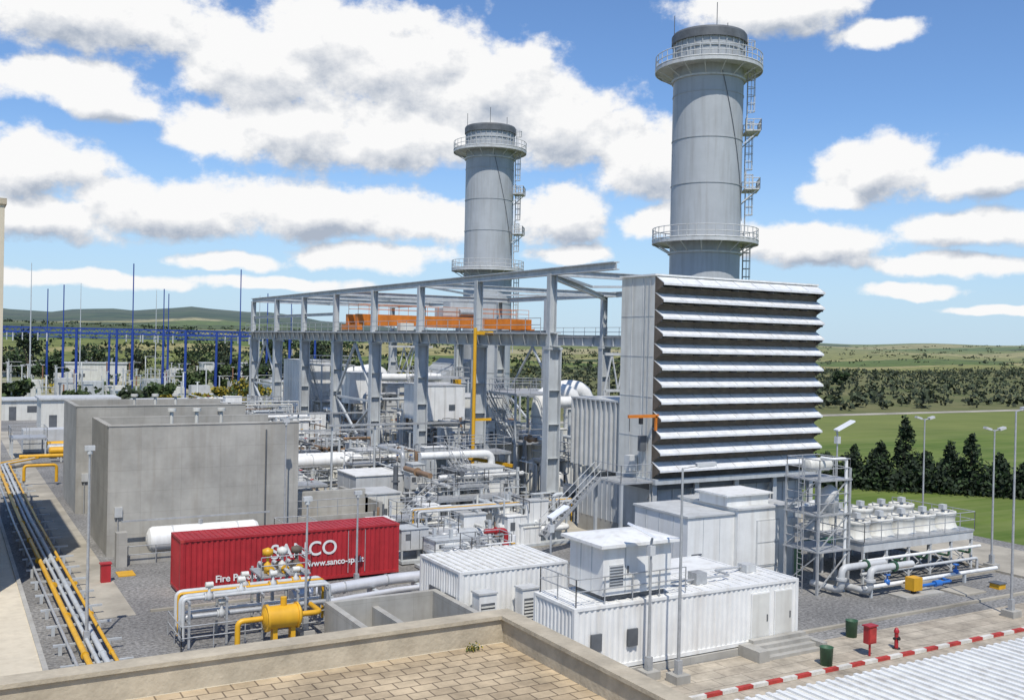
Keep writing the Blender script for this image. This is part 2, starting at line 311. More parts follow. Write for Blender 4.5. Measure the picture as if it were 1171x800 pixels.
    def leaf(s,c,sz,m):
        c=Vector(c); a=Vector((random.gauss(0,1),random.gauss(0,1),random.gauss(0,1))).normalized(); b=a.orthogonal().normalized(); k=a.cross(b)
        t=random.random()*6.28; e=b*math.cos(t)+k*math.sin(t); f=a.cross(e)
        s.add([c+e*sz,c+f*sz*.6,c-e*sz,c-f*sz*.6],[(0,1,2,3)],m)
    def build(s,parent=None):
        me=bpy.data.meshes.new(s.name); me.from_pydata(s.v,[],s.f)
        for m in s.mats: me.materials.append(MT[m])
        me.polygons.foreach_set("material_index",s.m); me.polygons.foreach_set("use_smooth",s.sm); me.update()
        o=bpy.data.objects.new(s.name,me); S.collection.objects.link(o)
        if parent: o.parent=parent
        return o

# ------------------------------------------------ terrain
def sm(x,a,b):
    t=max(0,min(1,(x-a)/(b-a))); return t*t*(3-2*t)
def hgt(r,a):
    left=1-sm(a,-18,4)
    h=left*(sm(r,500,1400)*24+sm(r,1400,3400)*84*(.78+.14*math.sin(a*.33+1.0)+.05*math.sin(a*1.3)+.02*math.sin(a*3.1)))
    h+=(1-left)*(sm(r,900,3200)*(34+5*math.sin(a*.25)+2.5*math.sin(a*.9)))+sm(r,400,900)*2*math.sin(a*.4+r*.004)
    return h*(1-.5*sm(r,3600,9000))
T=Mb("ground")
rs=[0,6,20,60,150,300,450,550,700,850,1000,1200,1400,1700,2000,2300,2600,2900,3200,3500,4000,5000,7000,12000]
na=360
vs=[(0,0,0)]
for r in rs[1:]:
    for i in range(na):
        th=2*math.pi*i/na; dx,dy=math.cos(th),math.sin(th); a=math.degrees(math.atan2(dx*R.x+dy*R.y,dx*Fh.x+dy*Fh.y)); aa=a if abs(a)<120 else 120
        vs.append((dx*r,dy*r,hgt(r,aa) if r>450 else 0))
fs=[(0,1+i,1+(i+1)%na) for i in range(na)]
for k in range(len(rs)-2):
    for i in range(na): fs.append((1+k*na+i,1+(k+1)*na+i,1+(k+1)*na+(i+1)%na,1+k*na+(i+1)%na))
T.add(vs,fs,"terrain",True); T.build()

def sheet(name,x0,x1,y0,y1,z,m):
    o=Mb(name); o.quad((x0,y0,z),(x1,y0,z),(x1,y1,z),(x0,y1,z),m); return o.build()
sheet("gravel_yard",-25,66,-10,176,.012,"gravel")
sheet("pavement",20,110,-8,32.2,.024,"paver")
sheet("access_road",56.6,64,32.2,150,.024,"concfloor")
sheet("country_road",60,900,139.5,143.5,.03,"concfloor")
sheet("service_path",6.6,8.3,50,150,.02,"concfloor")
pl=Mb("plant_floor_slab"); pl.box(24,66,55.5,160,.0,.08,"concfloor"); pl.box(21,24,57,63,0,.07,"concfloor"); pl.build()
k=Mb("kerb")
x=24.0;i=0
while x<62:
    k.box(x,x+.8,28.85,29.05,.0,.16,"redkerb" if i%2==0 else "whitekerb"); x+=.803; i+=1
k.build()
k=Mb("concrete_kerb"); k.box(34.6,56.4,33.3,33.5,0,.14,"concfloor"); k.box(56.3,56.6,33.5,60,0,.14,"concfloor"); k.box(9,24,50.2,50.4,0,.12,"concfloor"); k.box(44.4,56.3,37.5,37.65,0,.12,"concfloor"); k.build()

# ------------------------------------------------ foreground roof building
b=Mb("flat_roof_building")
b.box(-30,11.35,-4,19.35,0,6.9,"cream")
b.quad((-30,-4,6.905),(10.8,-4,6.905),(10.8,18.8,6.905),(-30,18.8,6.905),"rooftile")
b.box(-30,11.05,18.85,19.2,6.9,7.42,"parapet"); b.box(-30,11.15,18.78,19.27,7.42,7.5,"parapet")
b.box(10.8,11.1,-4,18.85,6.9,7.42,"parapet"); b.box(10.72,11.17,-4,18.78,7.42,7.503,"parapet")
b.build()
w=Mb("weed_plant")
for i in range(110): w.leaf((9.9+random.gauss(0,.09),18.55+random.gauss(0,.05),6.93+abs(random.gauss(0,.07))),.03,random.choice(["leaf2","leafy","leaf1"]))
w.build()
b=Mb("rendered_building"); b.box(-20,2.66,56,76,.3,19.9,"cream"); b.box(-20,2.75,55.9,76.1,19.9,20.2,"parapet"); 
for zz in (5,9.5,14): b.box(-12,-8,55.93,56,zz,zz+1.8,"dgrey"); b.box(-6,-2,55.93,56,zz,zz+1.8,"dgrey")
b.build()
b=Mb("raised_pavement"); b.box(-20,3.6,20,90,.0,.3,"cream"); b.box(3.6,3.8,20,90,0,.36,"concrete"); b.build()

c=Mb("corrugated_canopy")
c.box(21.6,50,5,23.0,2.35,2.42,"offwhite")
x=21.6
while x<50:
    c.box(x,x+.16,5,23.1,2.42,2.50,"white"); x+=.45
c.box(21.4,50,23.0,23.12,2.2,2.42,"white")
for x in (22,29,36,43,49.5):
    for y in (6,14,22.6): c.beam((x,y,0),(x,y,2.35),.15,.15,"galv")
c.build()

# ------------------------------------------------ lamps
def lamp(x,y,h,ax=-1,ay=0,kind=0):
    o=Mb("street_lamp"); o.box(x-.35,x+.35,y-.35,y+.35,0,.35,"concrete"); o.cyl((x,y,.35),(x,y,h),.075,"galv",8,r2=.045)
    o.box(x-.12,x+.12,y-.12,y+.12,.352,.9,"galv"); d=Vector((ax,ay,0)).normalized()
    if kind==0:
        o.cyl((x,y,h),Vector((x,y,h))+d*.7+Vector((0,0,.12)),.035,"galv",6); e=Vector((x,y,h))+d*.95+Vector((0,0,.14)); o.beam(e-d*.4,e+d*.4+Vector((0,0,.06)),.32,.14,"lgrey"); o.beam(e-d*.3-Vector((0,0,.082)),e+d*.32-Vector((0,0,.03)),.24,.03,"lens")
    elif kind==1:
        for s_ in (-1,1):
            e=Vector((x,y,h))+d*.3*s_; o.cyl((x,y,h-.1),e,.035,"galv",6); o.beam(e,e+d*s_*.42+Vector((0,0,.12)),.3,.14,"lgrey")
    elif kind==3:
        o.cyl((x,y,h),(x,y,h+.15),.12,"lgrey",8); o.box(x-.2,x+.2,y-.12,y+.12,h+.15,h+.35,"lgrey")
    else:
        o.cyl((x,y,h-.15),Vector((x,y,h+.1))-d*.05,.05,"galv",6); e=Vector((x,y,h+.15)); o.beam(e-d*.1,e+d*.95+Vector((0,0,.55)),.5,.09,"lens"); o.box(x-.13,x+.13,y-.13,y+.13,h-.6,h-.2,"lgrey")
    o.build()
lamp(5.5,45.1,8.4,-1,0,3); lamp(14.4,43.1,6.0,1,0,3); lamp(25.8,30.8,8.6,.9,-.4,0); lamp(25.0,31.7,5.6,-1,.2,2); lamp(56.9,38.2,8.7,1,-.3,1); lamp(47.6,30.8,10.5,1,0,0)
lamp(27.5,43.2,4.3,1,0,2); lamp(44.5,39.6,8.7,.6,-.2,2); lamp(19.2,62.0,7.9,1,0,3); lamp(19.5,50,5,-1,0,3); lamp(60.5,46,8.7,1,-.3,1)

# ------------------------------------------------ bunkers
def bunker(x0,x1,y0,y1,h):
    o=Mb("concrete_transformer_bay"); t=.35
    o.box(x0,x1,y0,y0+t,0,h,"concrete"); o.box(x0,x0+t,y0+t,y1-t,0,h-.003,"concrete"); o.box(x0,x1,y1-t,y1,0,h,"concrete")
    o.box(x1-t,x1,y0+t,y1-t,0,h*.55,"concrete")
    cx,cy=(x0+x1)/2,(y0+y1)/2
    o.box(cx-2.5,cx+2.5,cy-1.6,cy+1.6,.6,4.6,"lgrey")
    for i in range(12): o.box(cx-2.4+i*.4,cx-2.25+i*.4,cy-2.3,cy-1.62,1,4.2,"lgrey")
    o.tank((cx-2,cy+.8,6),(cx+1.5,cy+.8,6),.55,"lgrey")
    for i in (-1.6,0,1.6):
        for kz in range(9): o.cyl((cx+i,cy-.4,4.6+kz*.3),(cx+i,cy-.4,4.75+kz*.3),.2,"insul",8); o.cyl((cx+i,cy-.4,4.75+kz*.3),(cx+i,cy-.4,4.9+kz*.3),.1,"insul",6)
        o.cyl((cx+i,cy-.4,7.3),(cx+i,cy-.4,8.5),.12,"offwhite",8); o.cyl((cx+i,cy-.4,8.5),(cx+i,cy-.4,8.7),.28,"offwhite",8)
    o.cyl((x1-2.2,y0-.08,.3),(x1-2.2,y0-.08,h-.4),.05,"dgrey",6); o.cyl((x0+.6,y0-.05,0),(x0+.6,y0-.05,2.4),.04,"galv",6); o.box(x0+.4,x0+.85,y0-.16,y0,2.4,3.0,"lgrey")
    o.box(x0-.04,x1+.04,y0-.04,y0+t+.04,h,h+.07,"concrete")
    o.build()
bunker(8.8,20.6,63.7,71.2,7.9); bunker(8.8,21.4,80,88.7,8.0)
o=Mb("concrete_retaining_wall"); o.box(20.65,26.5,64,64.3,0,1.5,"concrete"); o.box(20.65,26.5,66.5,66.8,0,2.8,"concrete"); o.box(26.5,26.8,64,72,0,2.2,"concrete"); o.box(21,26.4,64.35,66.45,0,.9,"concfloor")
o.box(9.5,18.8,61.2,61.35,0,.5,"concrete");
for i in range(5): o.box(21,22.5,62.2+i*.3,62.5+i*.3-.003,0,.22+i*.22,"concrete")
o.rail([(20.7,64.1,1.5),(26.4,64.1,1.5)]); o.build()
o=Mb("concrete_wall_post"); o.box(8.9,9.5,60.6,61.2,0,2.0,"concrete"); o.box(9.5,18.5,62.9,63.0,2.2,2.3,"galv"); o.rail([(9.6,61,0),(19,61,0)]); o.build()
o=Mb("horizontal_gas_tank"); o.tank((11.2,62.3,1.15),(17.3,62.3,1.15),.78,"white",24)
for x in (12.3,16.2): o.box(x-.15,x+.15,61.7,62.9,.012,.7,"concrete"); o.cyl((x-.05,62.3,1.15),(x+.05,62.3,1.15),.80,"lgrey",24)
o.cyl((14,62.3,1.9),(14,62.3,2.2),.15,"galv",8); o.build()

def frame_container(name,x0,x1,y0,y1,z0,z1,m,roofm=None):
    o=Mb(name); e=.08
    o.box(x0+e,x1-e,y0+e,y1-e,z0+.05,z1-.05,m)
    for x in (x0,x1-.16):
        for y in (y0,y1-.16): o.box(x,x+.16,y,y+.16,z0,z1,m)
    for y in (y0,y1-.14):
        o.box(x0+.16,x1-.16,y,y+.14,z0,z0+.16,m); o.box(x0+.16,x1-.16,y,y+.14,z1-.12,z1,m)
    for x in (x0,x1-.14):
        o.box(x,x+.14,y0+.16,y1-.16,z0,z0+.16,m); o.box(x,x+.14,y0+.16,y1-.16,z1-.12,z1,m)
    o.corr((x0+.16,y0+.03,0),(x1-.16,y0+.03,0),z0+.16,z1-.12,m,n=(0,-1,0),depth=.045)
    o.corr((x0+.03,y1-.16,0),(x0+.03,y0+.16,0),z0+.16,z1-.12,m,n=(-1,0,0),depth=.045)
    o.box(x0+.16,x1-.16,y0+.16,y1-.16,z1-.05,z1-.02,roofm or m)
    return o
o=frame_container("shipping_container",10.8,23.0,52.4,54.84,.15,2.95,"red")
for x in (10.9,16.5,22.6): o.box(x,x+.4,52.5,54.7,.012,.15,"concrete")
for i in range(40): o.box(11+i*.29,11.14+i*.29,52.6,54.6,2.93,2.955,"red")
for zz in (.9,1.6,2.2): o.box(22.96,23.02,53.2,53.24,zz,zz+.1,"galv")
for (xx,zz) in ((10.8,.15),(22.82,.15),(10.8,2.8),(22.82,2.8)): o.box(xx-.01,xx+.19,52.38,52.4,zz,zz+.15,"redkerb")
for xx in (19.9,20.9): o.box(xx,xx+.03,52.36,52.4,.4,2.75,"galv")
rc=o.build()
def text(body,x,y,z,size,m,parent,name):
    t=bpy.data.curves.new(name,"FONT"); t.body=body; t.size=size; t.extrude=.004; t.offset=.012
    ob=bpy.data.objects.new(name,t); S.collection.objects.link(ob)
    bpy.context.view_layer.update(); me=bpy.data.meshes.new_from_object(ob.evaluated_get(bpy.context.evaluated_depsgraph_get())); bpy.data.objects.remove(ob)
    me.materials.clear(); me.materials.append(MT[m]); ob=bpy.data.objects.new(name,me); S.collection.objects.link(ob); ob.location=(x,y,z); ob.rotation_euler=(math.pi/2,0,0); ob.parent=parent
text("SANCO",15.5,52.412,1.55,1.1,"white",rc,"logo_lettering"); text("www.sanco-spa.it",17.6,52.412,.95,.46,"white",rc,"web_lettering"); text("Fire Protection Systems",12.6,52.412,.6,.5,"white",rc,"caption_lettering")

o=frame_container("switchgear_container",21.8,34.1,32.4,35.5,.35,3.0,"white")
o.box(21.7,34.2,32.3,35.6,0,.3,"concrete")
for x in (31.2,32.6): o.box(x,x+1.1,32.36,32.44,.5,2.6,"white"); o.box(x+.05,x+1.05,32.345,32.36,.55,2.55,"offwhite"); o.box(x+.9,x+.96,32.32,32.345,1.3,1.6,"dgrey")
o.rail([(22,32.6,3),(22,35.3,3),(28.8,35.3,3)]); o.rail([(22,32.6,3),(27.6,32.6,3)])
o.box(28.9,29.5,33.4,34,3,3.5,"galv"); o.box(32.6,33.2,34.2,34.8,3,3.35,"lgrey")
for i in range(22): o.box(21.95+i*.55,22.05+i*.55,32.6,35.3,2.98,3.015,"white")
for x in (22.6,24.4): o.box(x,x+.5,32.3,32.4,1.2,1.9,"dgrey")
o.pipe([(27.5,33.6,3.2),(31,33.6,3.2),(31,34.6,3.2),(33,34.6,3.2)],.05,"galv",6)
o.build()
o=Mb("equipment_container"); o=frame_container("equipment_container",28.5,34.3,37.0,39.6,.15,2.6,"white"); o.build()
o=Mb("concrete_steps")
for i in range(4): o.box(31.0,34.2,31.1+i*.3,31.4+i*.3-.002,.0,.16+i*.16,"concrete")
o.box(30.4,31.0,31.0,32.28,0,.5,"concrete"); o.box(34.2,34.5,31.0,32.28,0,.4,"concrete"); o.build()
o=Mb("rooftop_air_handler")
x0,x1,y0,y1=23.4,26.9,32.75,35.2
o.box(x0+.2,x1-.2,y0+.2,y1-.2,3.02,3.25,"dgrey"); o.box(x0,x1,y0,y1,3.25,5.25,"white")
for x in (x0+1.1,x0+2.3): o.box(x,x+.03,y0-.02,y0,3.3,5.2,"steel")
for y in (y0+.8,y0+1.6): o.box(x0-.02,x0,y,y+.03,3.3,5.2,"steel")
o.box(x0+.3,x0+1.0,y0-.03,y0,3.6,4.5,"lgrey")
for i in range(7): o.box(x0+.32,x0+.98,y0-.05,y0-.03,3.65+i*.12,3.7+i*.12,"dgrey")
for x in (x0+1.2,x0+2.4): o.box(x,x+.06,y0-.06,y0-.02,4.1,4.4,"dgrey")
o.box(x0-.3,x1+.3,y0-.3,y1+.3,5.25,5.38,"white")
a=[(x0-.3,y0-.3,5.38),(x1+.3,y0-.3,5.38),(x1+.3,y1+.3,5.38),(x0-.3,y1+.3,5.38),(x0+1.2,y0+1.0,5.62),(x1-1.2,y0+1.0,5.62),(x1-1.2,y1-1.0,5.62),(x0+1.2,y1-1.0,5.62)]
o.add(a,[(0,1,5,4),(1,2,6,5),(2,3,7,6),(3,0,4,7),(4,5,6,7)],"white"); o.build()
o=frame_container("equipment_container",21,27,40.8,45.2,.15,2.75,"white"); o.box(20.9,27.1,40.7,45.3,.0,.15,"concrete")
for y in (41.2,42.9): o.box(20.97,21.03,y,y+1.1,.5,1.5,"dgrey"); 
for i in range(8): o.box(20.93,20.97,41.2,42.3,.55+i*.12,.6+i*.12,"offwhite")
for i in range(14): o.box(21.2+i*.4,21.3+i*.4,40.95,45.05,2.73,2.77,"offwhite")
o.build()
for (x,y) in ((21.9,40.0),(24.2,40.0)):
    o=Mb("air_conditioner_unit"); o.box(x-.45,x+.45,y-.35,y+.35,.012,1.9,"white"); o.box(x-.36,x+.36,y-.37,y-.35,.3,1.5,"dgrey"); 
    for i in range(7): o.box(x-.36,x+.36,y-.41,y-.37,.35+i*.16,.42+i*.16,"offwhite")
    o.box(x-.5,x+.5,y-.4,y+.4,1.9,1.98,"lgrey"); o.build()
o=Mb("concrete_basin")
o.box(15.3,20.9,37.9,38.2,0,1.5,"concrete"); o.box(15.3,20.9,42.8,43.1,0,1.5,"concrete"); o.box(15.3,15.6,38.2,42.8,0,1.497,"concrete"); o.box(20.6,20.9,38.2,42.8,0,1.497,"concrete"); o.box(15.6,20.6,38.2,42.8,.02,.1,"dgrey")
o.box(17.5,17.8,38.2,42.8,.1,1.1,"concrete"); o.pipe([(16.2,42,.3),(16.2,39,.3),(18.5,39,.3)],.12,"green"); o.build()

o=Mb("control_module")
o.box(35.8,39.2,42.2,47,.02,4.0,"white"); o.box(39.2,43.6,41.9,47,.02,4.25,"white"); o.box(35.7,39.2,42.1,47.1,4.0,4.1,"lgrey"); o.box(39.1,43.7,41.8,47.1,4.25,4.36,"lgrey")
for x in (36.9,38.1): o.box(x,x+.03,42.18,42.2,.2,3.9,"steel")
for y in (43.4,44.7,45.9): o.box(35.78,35.8,y,y+.03,.2,3.9,"steel")
o.box(40.6,42.4,41.86,41.9,.9,3.6,"lgrey"); o.box(40.7,42.3,41.84,41.86,1.0,2.2,"white"); o.box(40.7,42.3,41.84,41.86,2.3,3.5,"white")
o.box(39.0,42.2,42.6,45,4.36,4.95,"white"); o.box(38.8,42.4,42.4,45.2,4.95,5.05,"white"); o.box(43.0,43.6,41.6,41.9,3.2,3.6,"lgrey")
for i in range(6): o.box(36.1,36.8,42.14,42.2,1.2+i*.14,1.27+i*.14,"dgrey")
o.cyl((43.4,41.7,0),(43.4,41.7,4.2),.06,"galv",6)
o.beam((43.6,42,4.0),(45.6,42,4.4),.4,.1,"white"); o.build()

# ------------------------------------------------ filter house
def filterhouse(x0,x1,y0,y1,z0,z1,rows=12,name="air_intake_filter_house"):
    o=Mb(name)
    o.box(x0,x1,y0,y1,z0,z1,"offwhite"); o.box(x0-.15,x1+.1,y0-.2,y1+.1,z1,z1+.12,"white")
    for zz in (z0+(z1-z0)*q for q in (.2,.4,.6,.8)): o.box(x0-.02,x0,y0+.05,y1-.05,zz,zz+.04,"lgrey")
    for yy in (y0+1.2,y0+2.4): o.box(x0-.025,x0,yy,yy+.04,z0+.1,z1-.1,"lgrey")
    P=(z1-z0)/rows
    for i in range(rows):
        zt=z1-i*P-.02; zb=zt-P*.46; D=.85
        for x in (x0,x1-.04):
            o.add([(x,y0-.003,zt),(x,y0-D,zb),(x,y0-D,zb-.1),(x,y0-.003,zt-P*.98),(x+.04,y0-.003,zt),(x+.04,y0-D,zb),(x+.04,y0-D,zb-.1),(x+.04,y0-.003,zt-P*.98)],
                  [(0,1,2,3),(7,6,5,4),(0,4,5,1),(2,6,7,3)],"brown")
        o.add([(x0,y0-.003,zt+.03),(x1,y0-.003,zt+.03),(x1,y0-D-.05,zb+.03),(x0,y0-D-.05,zb+.03),(x0,y0-.003,zt-.02),(x1,y0-.003,zt-.02),(x1,y0-D,zb-.02),(x0,y0-D,zb-.02)],[(0,3,2,1),(4,5,6,7)],"hood")
        o.box(x0,x1,y0-D-.08,y0-D-.05,zb-.10,zb+.03,"hood")
        n=9
        for j in range(n+1):
            x=x0+(x1-x0)*j/n; x=min(max(x,x0+.03),x1-.03); o.beam((x,y0-.02,zt+.04),(x,y0-D-.03,zb+.045),.05,.03,"lgrey")
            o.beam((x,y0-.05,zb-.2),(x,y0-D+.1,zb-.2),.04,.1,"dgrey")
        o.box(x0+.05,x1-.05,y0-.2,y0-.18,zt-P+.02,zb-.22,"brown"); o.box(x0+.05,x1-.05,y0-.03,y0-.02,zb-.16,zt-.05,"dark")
    o.box(x0-.1,x1+.1,y0-.6,y1+.1,z0-.35,z0-.002,"steel"); o.box(x0+.2,x1-.2,y0+.1,y1,z0-.8,z0-.35,"dgrey")
    o.box(x0+.5,x1-.3,y0+.6,y1+5.5,1.2,z0-.8,"steel"); o.box(x0+.5,x1-.3,y0+.6,y1+5.5,.08,1.2,"concrete")
    for x in [x0+.2+(x1-x0-.4)*j/4 for j in range(5)]:
        o.ibeam((x,y0,0),(x,y0,z0-.35),.35,.35,"lgrey"); o.beam((x,y0,z0-.5),(x,y0+.6,z0-1.4),.15,.15,"lgrey")
    for x in [x0+1+(x1-x0-2)*j/10 for j in range(11)]: o.box(x,x+.1,y0+.54,y0+.6,1.2,z0-.8,"lgrey")
    o.box(x0+.4,x1-1,y1+.01,y1+6.2,z0-.1,9.5,"offwhite")
    for j in range(11): y=y1+.1+j*.6; o.box(x0+.2,x0+.4,y,y+.12,z0-.1,9.5,"lgrey")
    for j in range(9): y=y1+.1+j*.6; o.box(x0+.46,x0+.5,y,y+.1,1.2,z0-.9,"lgrey")
    o.box(x0+.2,x1-1,y1+.02,y1+6.3,9.5,9.62,"lgrey")
    return o
o=filterhouse(40,54.6,50.9,54.5,4.85,18.0)
o.box(37.4,39.95,50.6,53.6,4.6,4.72,"galv"); o.rail([(39.9,50.7,4.72),(37.45,50.7,4.72),(37.45,53.6,4.72)])
for q in ((37.5,50.7),(37.5,53.5)): o.beam((q[0],q[1],0),(q[0],q[1],4.6),.18,.18,"steel")
o.stairs((33.2,53.2,1.2),(37.4,53.2,4.7),.7)
for q in (.3,.75): o.cyl((39.9,51+q,4.7),(39.9,51+q,18),.02,"galv",5)
o.box(39.3,39.9,52.3,52.9,5.2,6.2,"lgrey"); o.box(39.4,39.9,51.3,51.6,6.6,7.6,"dgrey")
o.beam((40.1,50.4,8.95),(37.7,50.4,8.95),.14,.2,"orange"); o.beam((39.9,50.4,8.95),(39.9,50.4,8.0),.14,.14,"orange"); o.box(38.6,38.8,50.3,50.5,8.45,8.85,"dark"); o.cyl((37.8,50.4,8.9),(37.8,50.4,8.0),.02,"dark",5)
o.build()

# ------------------------------------------------ chimneys
def chimney(cx,cy,h=44.8,r=3.5):
    o=Mb("exhaust_stack"); c=(cx,cy,0)
    o.lathe(c,[(r+.6,0),(r+.6,2),(r,4),(r,h-.25)],"stack",56)
    for z in (9,14,19,29.5,34,38.5): o.lathe(c,[(r,z),(r+.05,z),(r+.05,z+.1),(r,z+.1)],"stack",56,False)
    o.lathe(c,[(r,h-1.0),(r+.25,h-1.0),(r+.25,h-.2),(r+.12,h),(r-.4,h),(r-.4,h-4)],"dgrey",56,False)
    for i in range(28):
        t=2*math.pi*i/28; q=Vector((math.cos(t),math.sin(t),0)); o.beam(Vector(c)+q*(r+.05)+Vector((0,0,41.6)),Vector(c)+q*(r+.05)+Vector((0,0,h-1)),.1,.12,"stack")
    o.lathe(c,[(r,h-1.9),(r+.12,h-1.9),(r+.12,h-1.7),(r,h-1.7)],"stack",56,False)
    for z,rp in ((24.0,5.3),(41.3,5.35)):
        o.lathe(c,[(r-.02,z),(rp,z),(rp,z-.3),(rp-.08,z-.3),(rp-.08,z-.12),(r,z-.12)],"lgrey",48,False)
        o.lathe(c,[(r+.01,z-1.3),(r+.2,z-1.3),(r+.2,z-1.1),(r+.01,z-1.1)],"lgrey",48,False)
        n=16
        for i in range(n):
            t=2*math.pi*i/n; q=Vector((math.cos(t),math.sin(t),0)); o.beam(Vector(c)+q*(r+.05)+Vector((0,0,z-1.2)),Vector(c)+q*(rp-.1)+Vector((0,0,z-.25)),.08,.1,"lgrey")
        n=36; ps=[Vector((cx+(rp-.05)*math.cos(2*math.pi*i/n),cy+(rp-.05)*math.sin(2*math.pi*i/n),z)) for i in range(n+1)]
        for i in range(n): o.cyl(ps[i],ps[i]+Vector((0,0,1.25)),.04,"lgrey",5,caps=False)
        for kz in (.12,.65,1.25):
            for i in range(n): o.cyl(ps[i]+Vector((0,0,kz)),ps[i+1]+Vector((0,0,kz)),.045 if kz>.2 else .08,"lgrey",5,caps=False)
    dv=Vector((.80,-.60,0)).normalized(); tv=Vector((-dv.y,dv.x,0)); B=Vector(c)
    for seg,(za,zb,off) in enumerate(((24.5,30,-.5),(29.2,35.5,.5),(34.8,41.3,-.5),(12,24,.5),(41.3,h-1.3,.3))):
        b0=B+dv*(r+.35)+tv*off
        for k in (-.25,.25): o.cyl(b0+tv*k+Vector((0,0,za)),b0+tv*k+Vector((0,0,zb+1.1)),.04,"lgrey",5,caps=False)
        z=za
        while z<zb+.9: o.cyl(b0-tv*.25+Vector((0,0,z)),b0+tv*.25+Vector((0,0,z)),.02,"lgrey",4,caps=False); z+=.33
        z=za+2.2; pr=None
        while z<zb+1.1:
            ring=[b0+tv*(.42*math.cos(a))+dv*(.75*math.sin(a))+Vector((0,0,z)) for a in [math.pi*i/6 for i in range(7)]]
            for a,b in zip(ring[:-1],ring[1:]): o.cyl(a,b,.035,"lgrey",4,caps=False)
            if pr:
                for i in (0,1,2,3,4,5,6): o.cyl(pr[i],ring[i],.03,"lgrey",4,caps=False)
            pr=ring; z+=.8
    for z in (29.2,35.0):
        e=B+dv*(r+.9)+Vector((0,0,z)); 
        o.beam(e-tv*1.4,e+tv*1.4,1.5,.12,"lgrey"); rr=[e-tv*1.4-dv*.7,e-tv*1.4+dv*.75,e+tv*1.4+dv*.75,e+tv*1.4-dv*.7]; o.rail(rr,step=.7,r=.045,m="lgrey")
        for k in (-1.1,1.1): o.beam(B+dv*r+tv*k+Vector((0,0,z-1.3)),e+dv*.6+tv*k,.08,.1,"lgrey")
    for k in (1.2,1.5): o.cyl(B+dv*(r*.96)+tv*k+Vector((0,0,4)),B+dv*(r*.96)+tv*k+Vector((0,0,41)),.06,"galv",5)
    pts=[B+Vector((math.cos(a)*(r+.06),math.sin(a)*(r+.06),z)) for a,z in [(-1.9+i*.12,40.5-i*1.6) for i in range(10)]]
    for a,b in zip(pts[:-1],pts[1:]): o.cyl(a,b,.04,"dgrey",4,caps=False)
    for a in (.3,2.4,4.2): o.cyl((cx+r*math.cos(a),cy+r*math.sin(a),h-.5),(cx+r*math.cos(a),cy+r*math.sin(a),h+2.2),.04,"dgrey",5)
    o.build()
chimney(66.7,77.0); chimney(69.2,127.5)

# ------------------------------------------------ gantry
G_=Mb("crane_gantry_frame"); NV=[61.7+11.5*i for i in range(8)]; FV=[64]+[75.5+11.5*i for i in range(7)]
un,uf=39.1,61.7
for u,vv in ((un,NV),(uf,FV)):
    for v in vv:
        G_.ibeam((u,v,0),(u,v,13.2),.75,1.1,"steel",.09,up=Vector((1,0,0))); G_.box(u-.6,u+.6,v-.45,v+.45,0.05,.35,"concrete")
        G_.ibeam((u-.18,v,13.2),(u-.18,v,18.6),.5,.6,"steel",.07,up=Vector((1,0,0)))
        G_.box(u-.62,u+.62,v-.4,v+.4,13.0,13.2,"steel")
        for z in (2.5,5,7.5,10): G_.box(u-.5,u+.5,v-.34,v+.34,z,z+.03,"steel")
    a=vv[0]-(8.0 if u==un else 2); b_=vv[-1]+.6
    G_.ibeam((u,a if u!=un else vv[0]-.6,13.75),(u,b_,13.75),.6,1.05,"steel",.08)
    for y in [vv[0]+j*1.92 for j in range(int((b_-vv[0])/1.92))]: G_.box(u-.28,u+.28,y,y+.03,13.3,14.2,"steel")
    G_.beam((u,vv[0],14.35),(u,b_,14.35),.12,.14,"dgrey")
    G_.ibeam((u-.18,a,18.75),(u-.18,b_,18.75),.5,.55,"steel",.07)
    side=-1 if u==un else 1
    G_.box(u+side*.35,u+side*1.1,vv[0],b_,14.15,14.22,"galv"); G_.rail([(u+side*1.1,vv[0],14.22),(u+side*1.1,b_,14.22)],step=2.2)
for i,(a,b_) in enumerate(zip(NV,FV)):
    if i in (0,2,4,5,6,7): G_.ibeam((un,a,18.7),(uf,a,18.7),.35,.5,"steel",.06)
for i in (0,2,4,6):
    G_.beam((un,NV[i],18.6),((un+uf)/2,NV[i+1],18.6),.2,.2,"steel"); G_.beam(((un+uf)/2,NV[i+1],18.6),(uf,NV[i],18.6),.2,.2,"steel")
G_.ibeam((un,NV[0],18.4),(uf,87,18.4),.35,.45,"steel",.06)
for (i,j) in ((3,4),(6,7)):
    for u in (un,uf):
        G_.beam((u,NV[i],.5),(u,NV[j],7),.22,.22,"steel"); G_.beam((u,NV[j],.5),(u,NV[i],7),.22,.22,"steel"); G_.beam((u,NV[i],7),(u,(NV[i]+NV[j])/2,13),.22,.22,"steel"); G_.beam((u,NV[j],7),(u,(NV[i]+NV[j])/2,13),.22,.22,"steel"); G_.beam((u,NV[i],7),(u,NV[j],7),.22,.22,"steel")
for i in range(4,7): G_.ibeam((un,NV[i],16.3),(un,NV[i+1],16.3),.3,.35,"steel",.05)
G_.build()
o=Mb("overhead_crane")
for v in (102.3,105.2): o.box(39.3,61.5,v-.35,v+.35,15.05,16.25,"orange"); o.rail([(39.5,v,16.25),(61.3,v,16.25)],m="orange",step=2.4)
for u in (39.3,61.2): o.box(u-.3,u+.3,101.2,106.3,14.5,15.1,"orange")
for x in range(20): o.box(40+x*1.1,40.05+x*1.1,101.93,101.95,15.1,16.2,"orange")
o.box(50,55,102.6,104.9,16.25,17.3,"lgrey"); o.box(51,54,102.8,104.7,17.3,18.0,"steel"); o.cyl((52,102.5,16.8),(54,102.5,16.8),.4,"galv",12); o.box(44,45.6,101.0,101.9,14.3,15.4,"offwhite")
for x in (52.3,52.7): o.cyl((x,103.7,15),(x,103.7,9),.03,"dark",5)
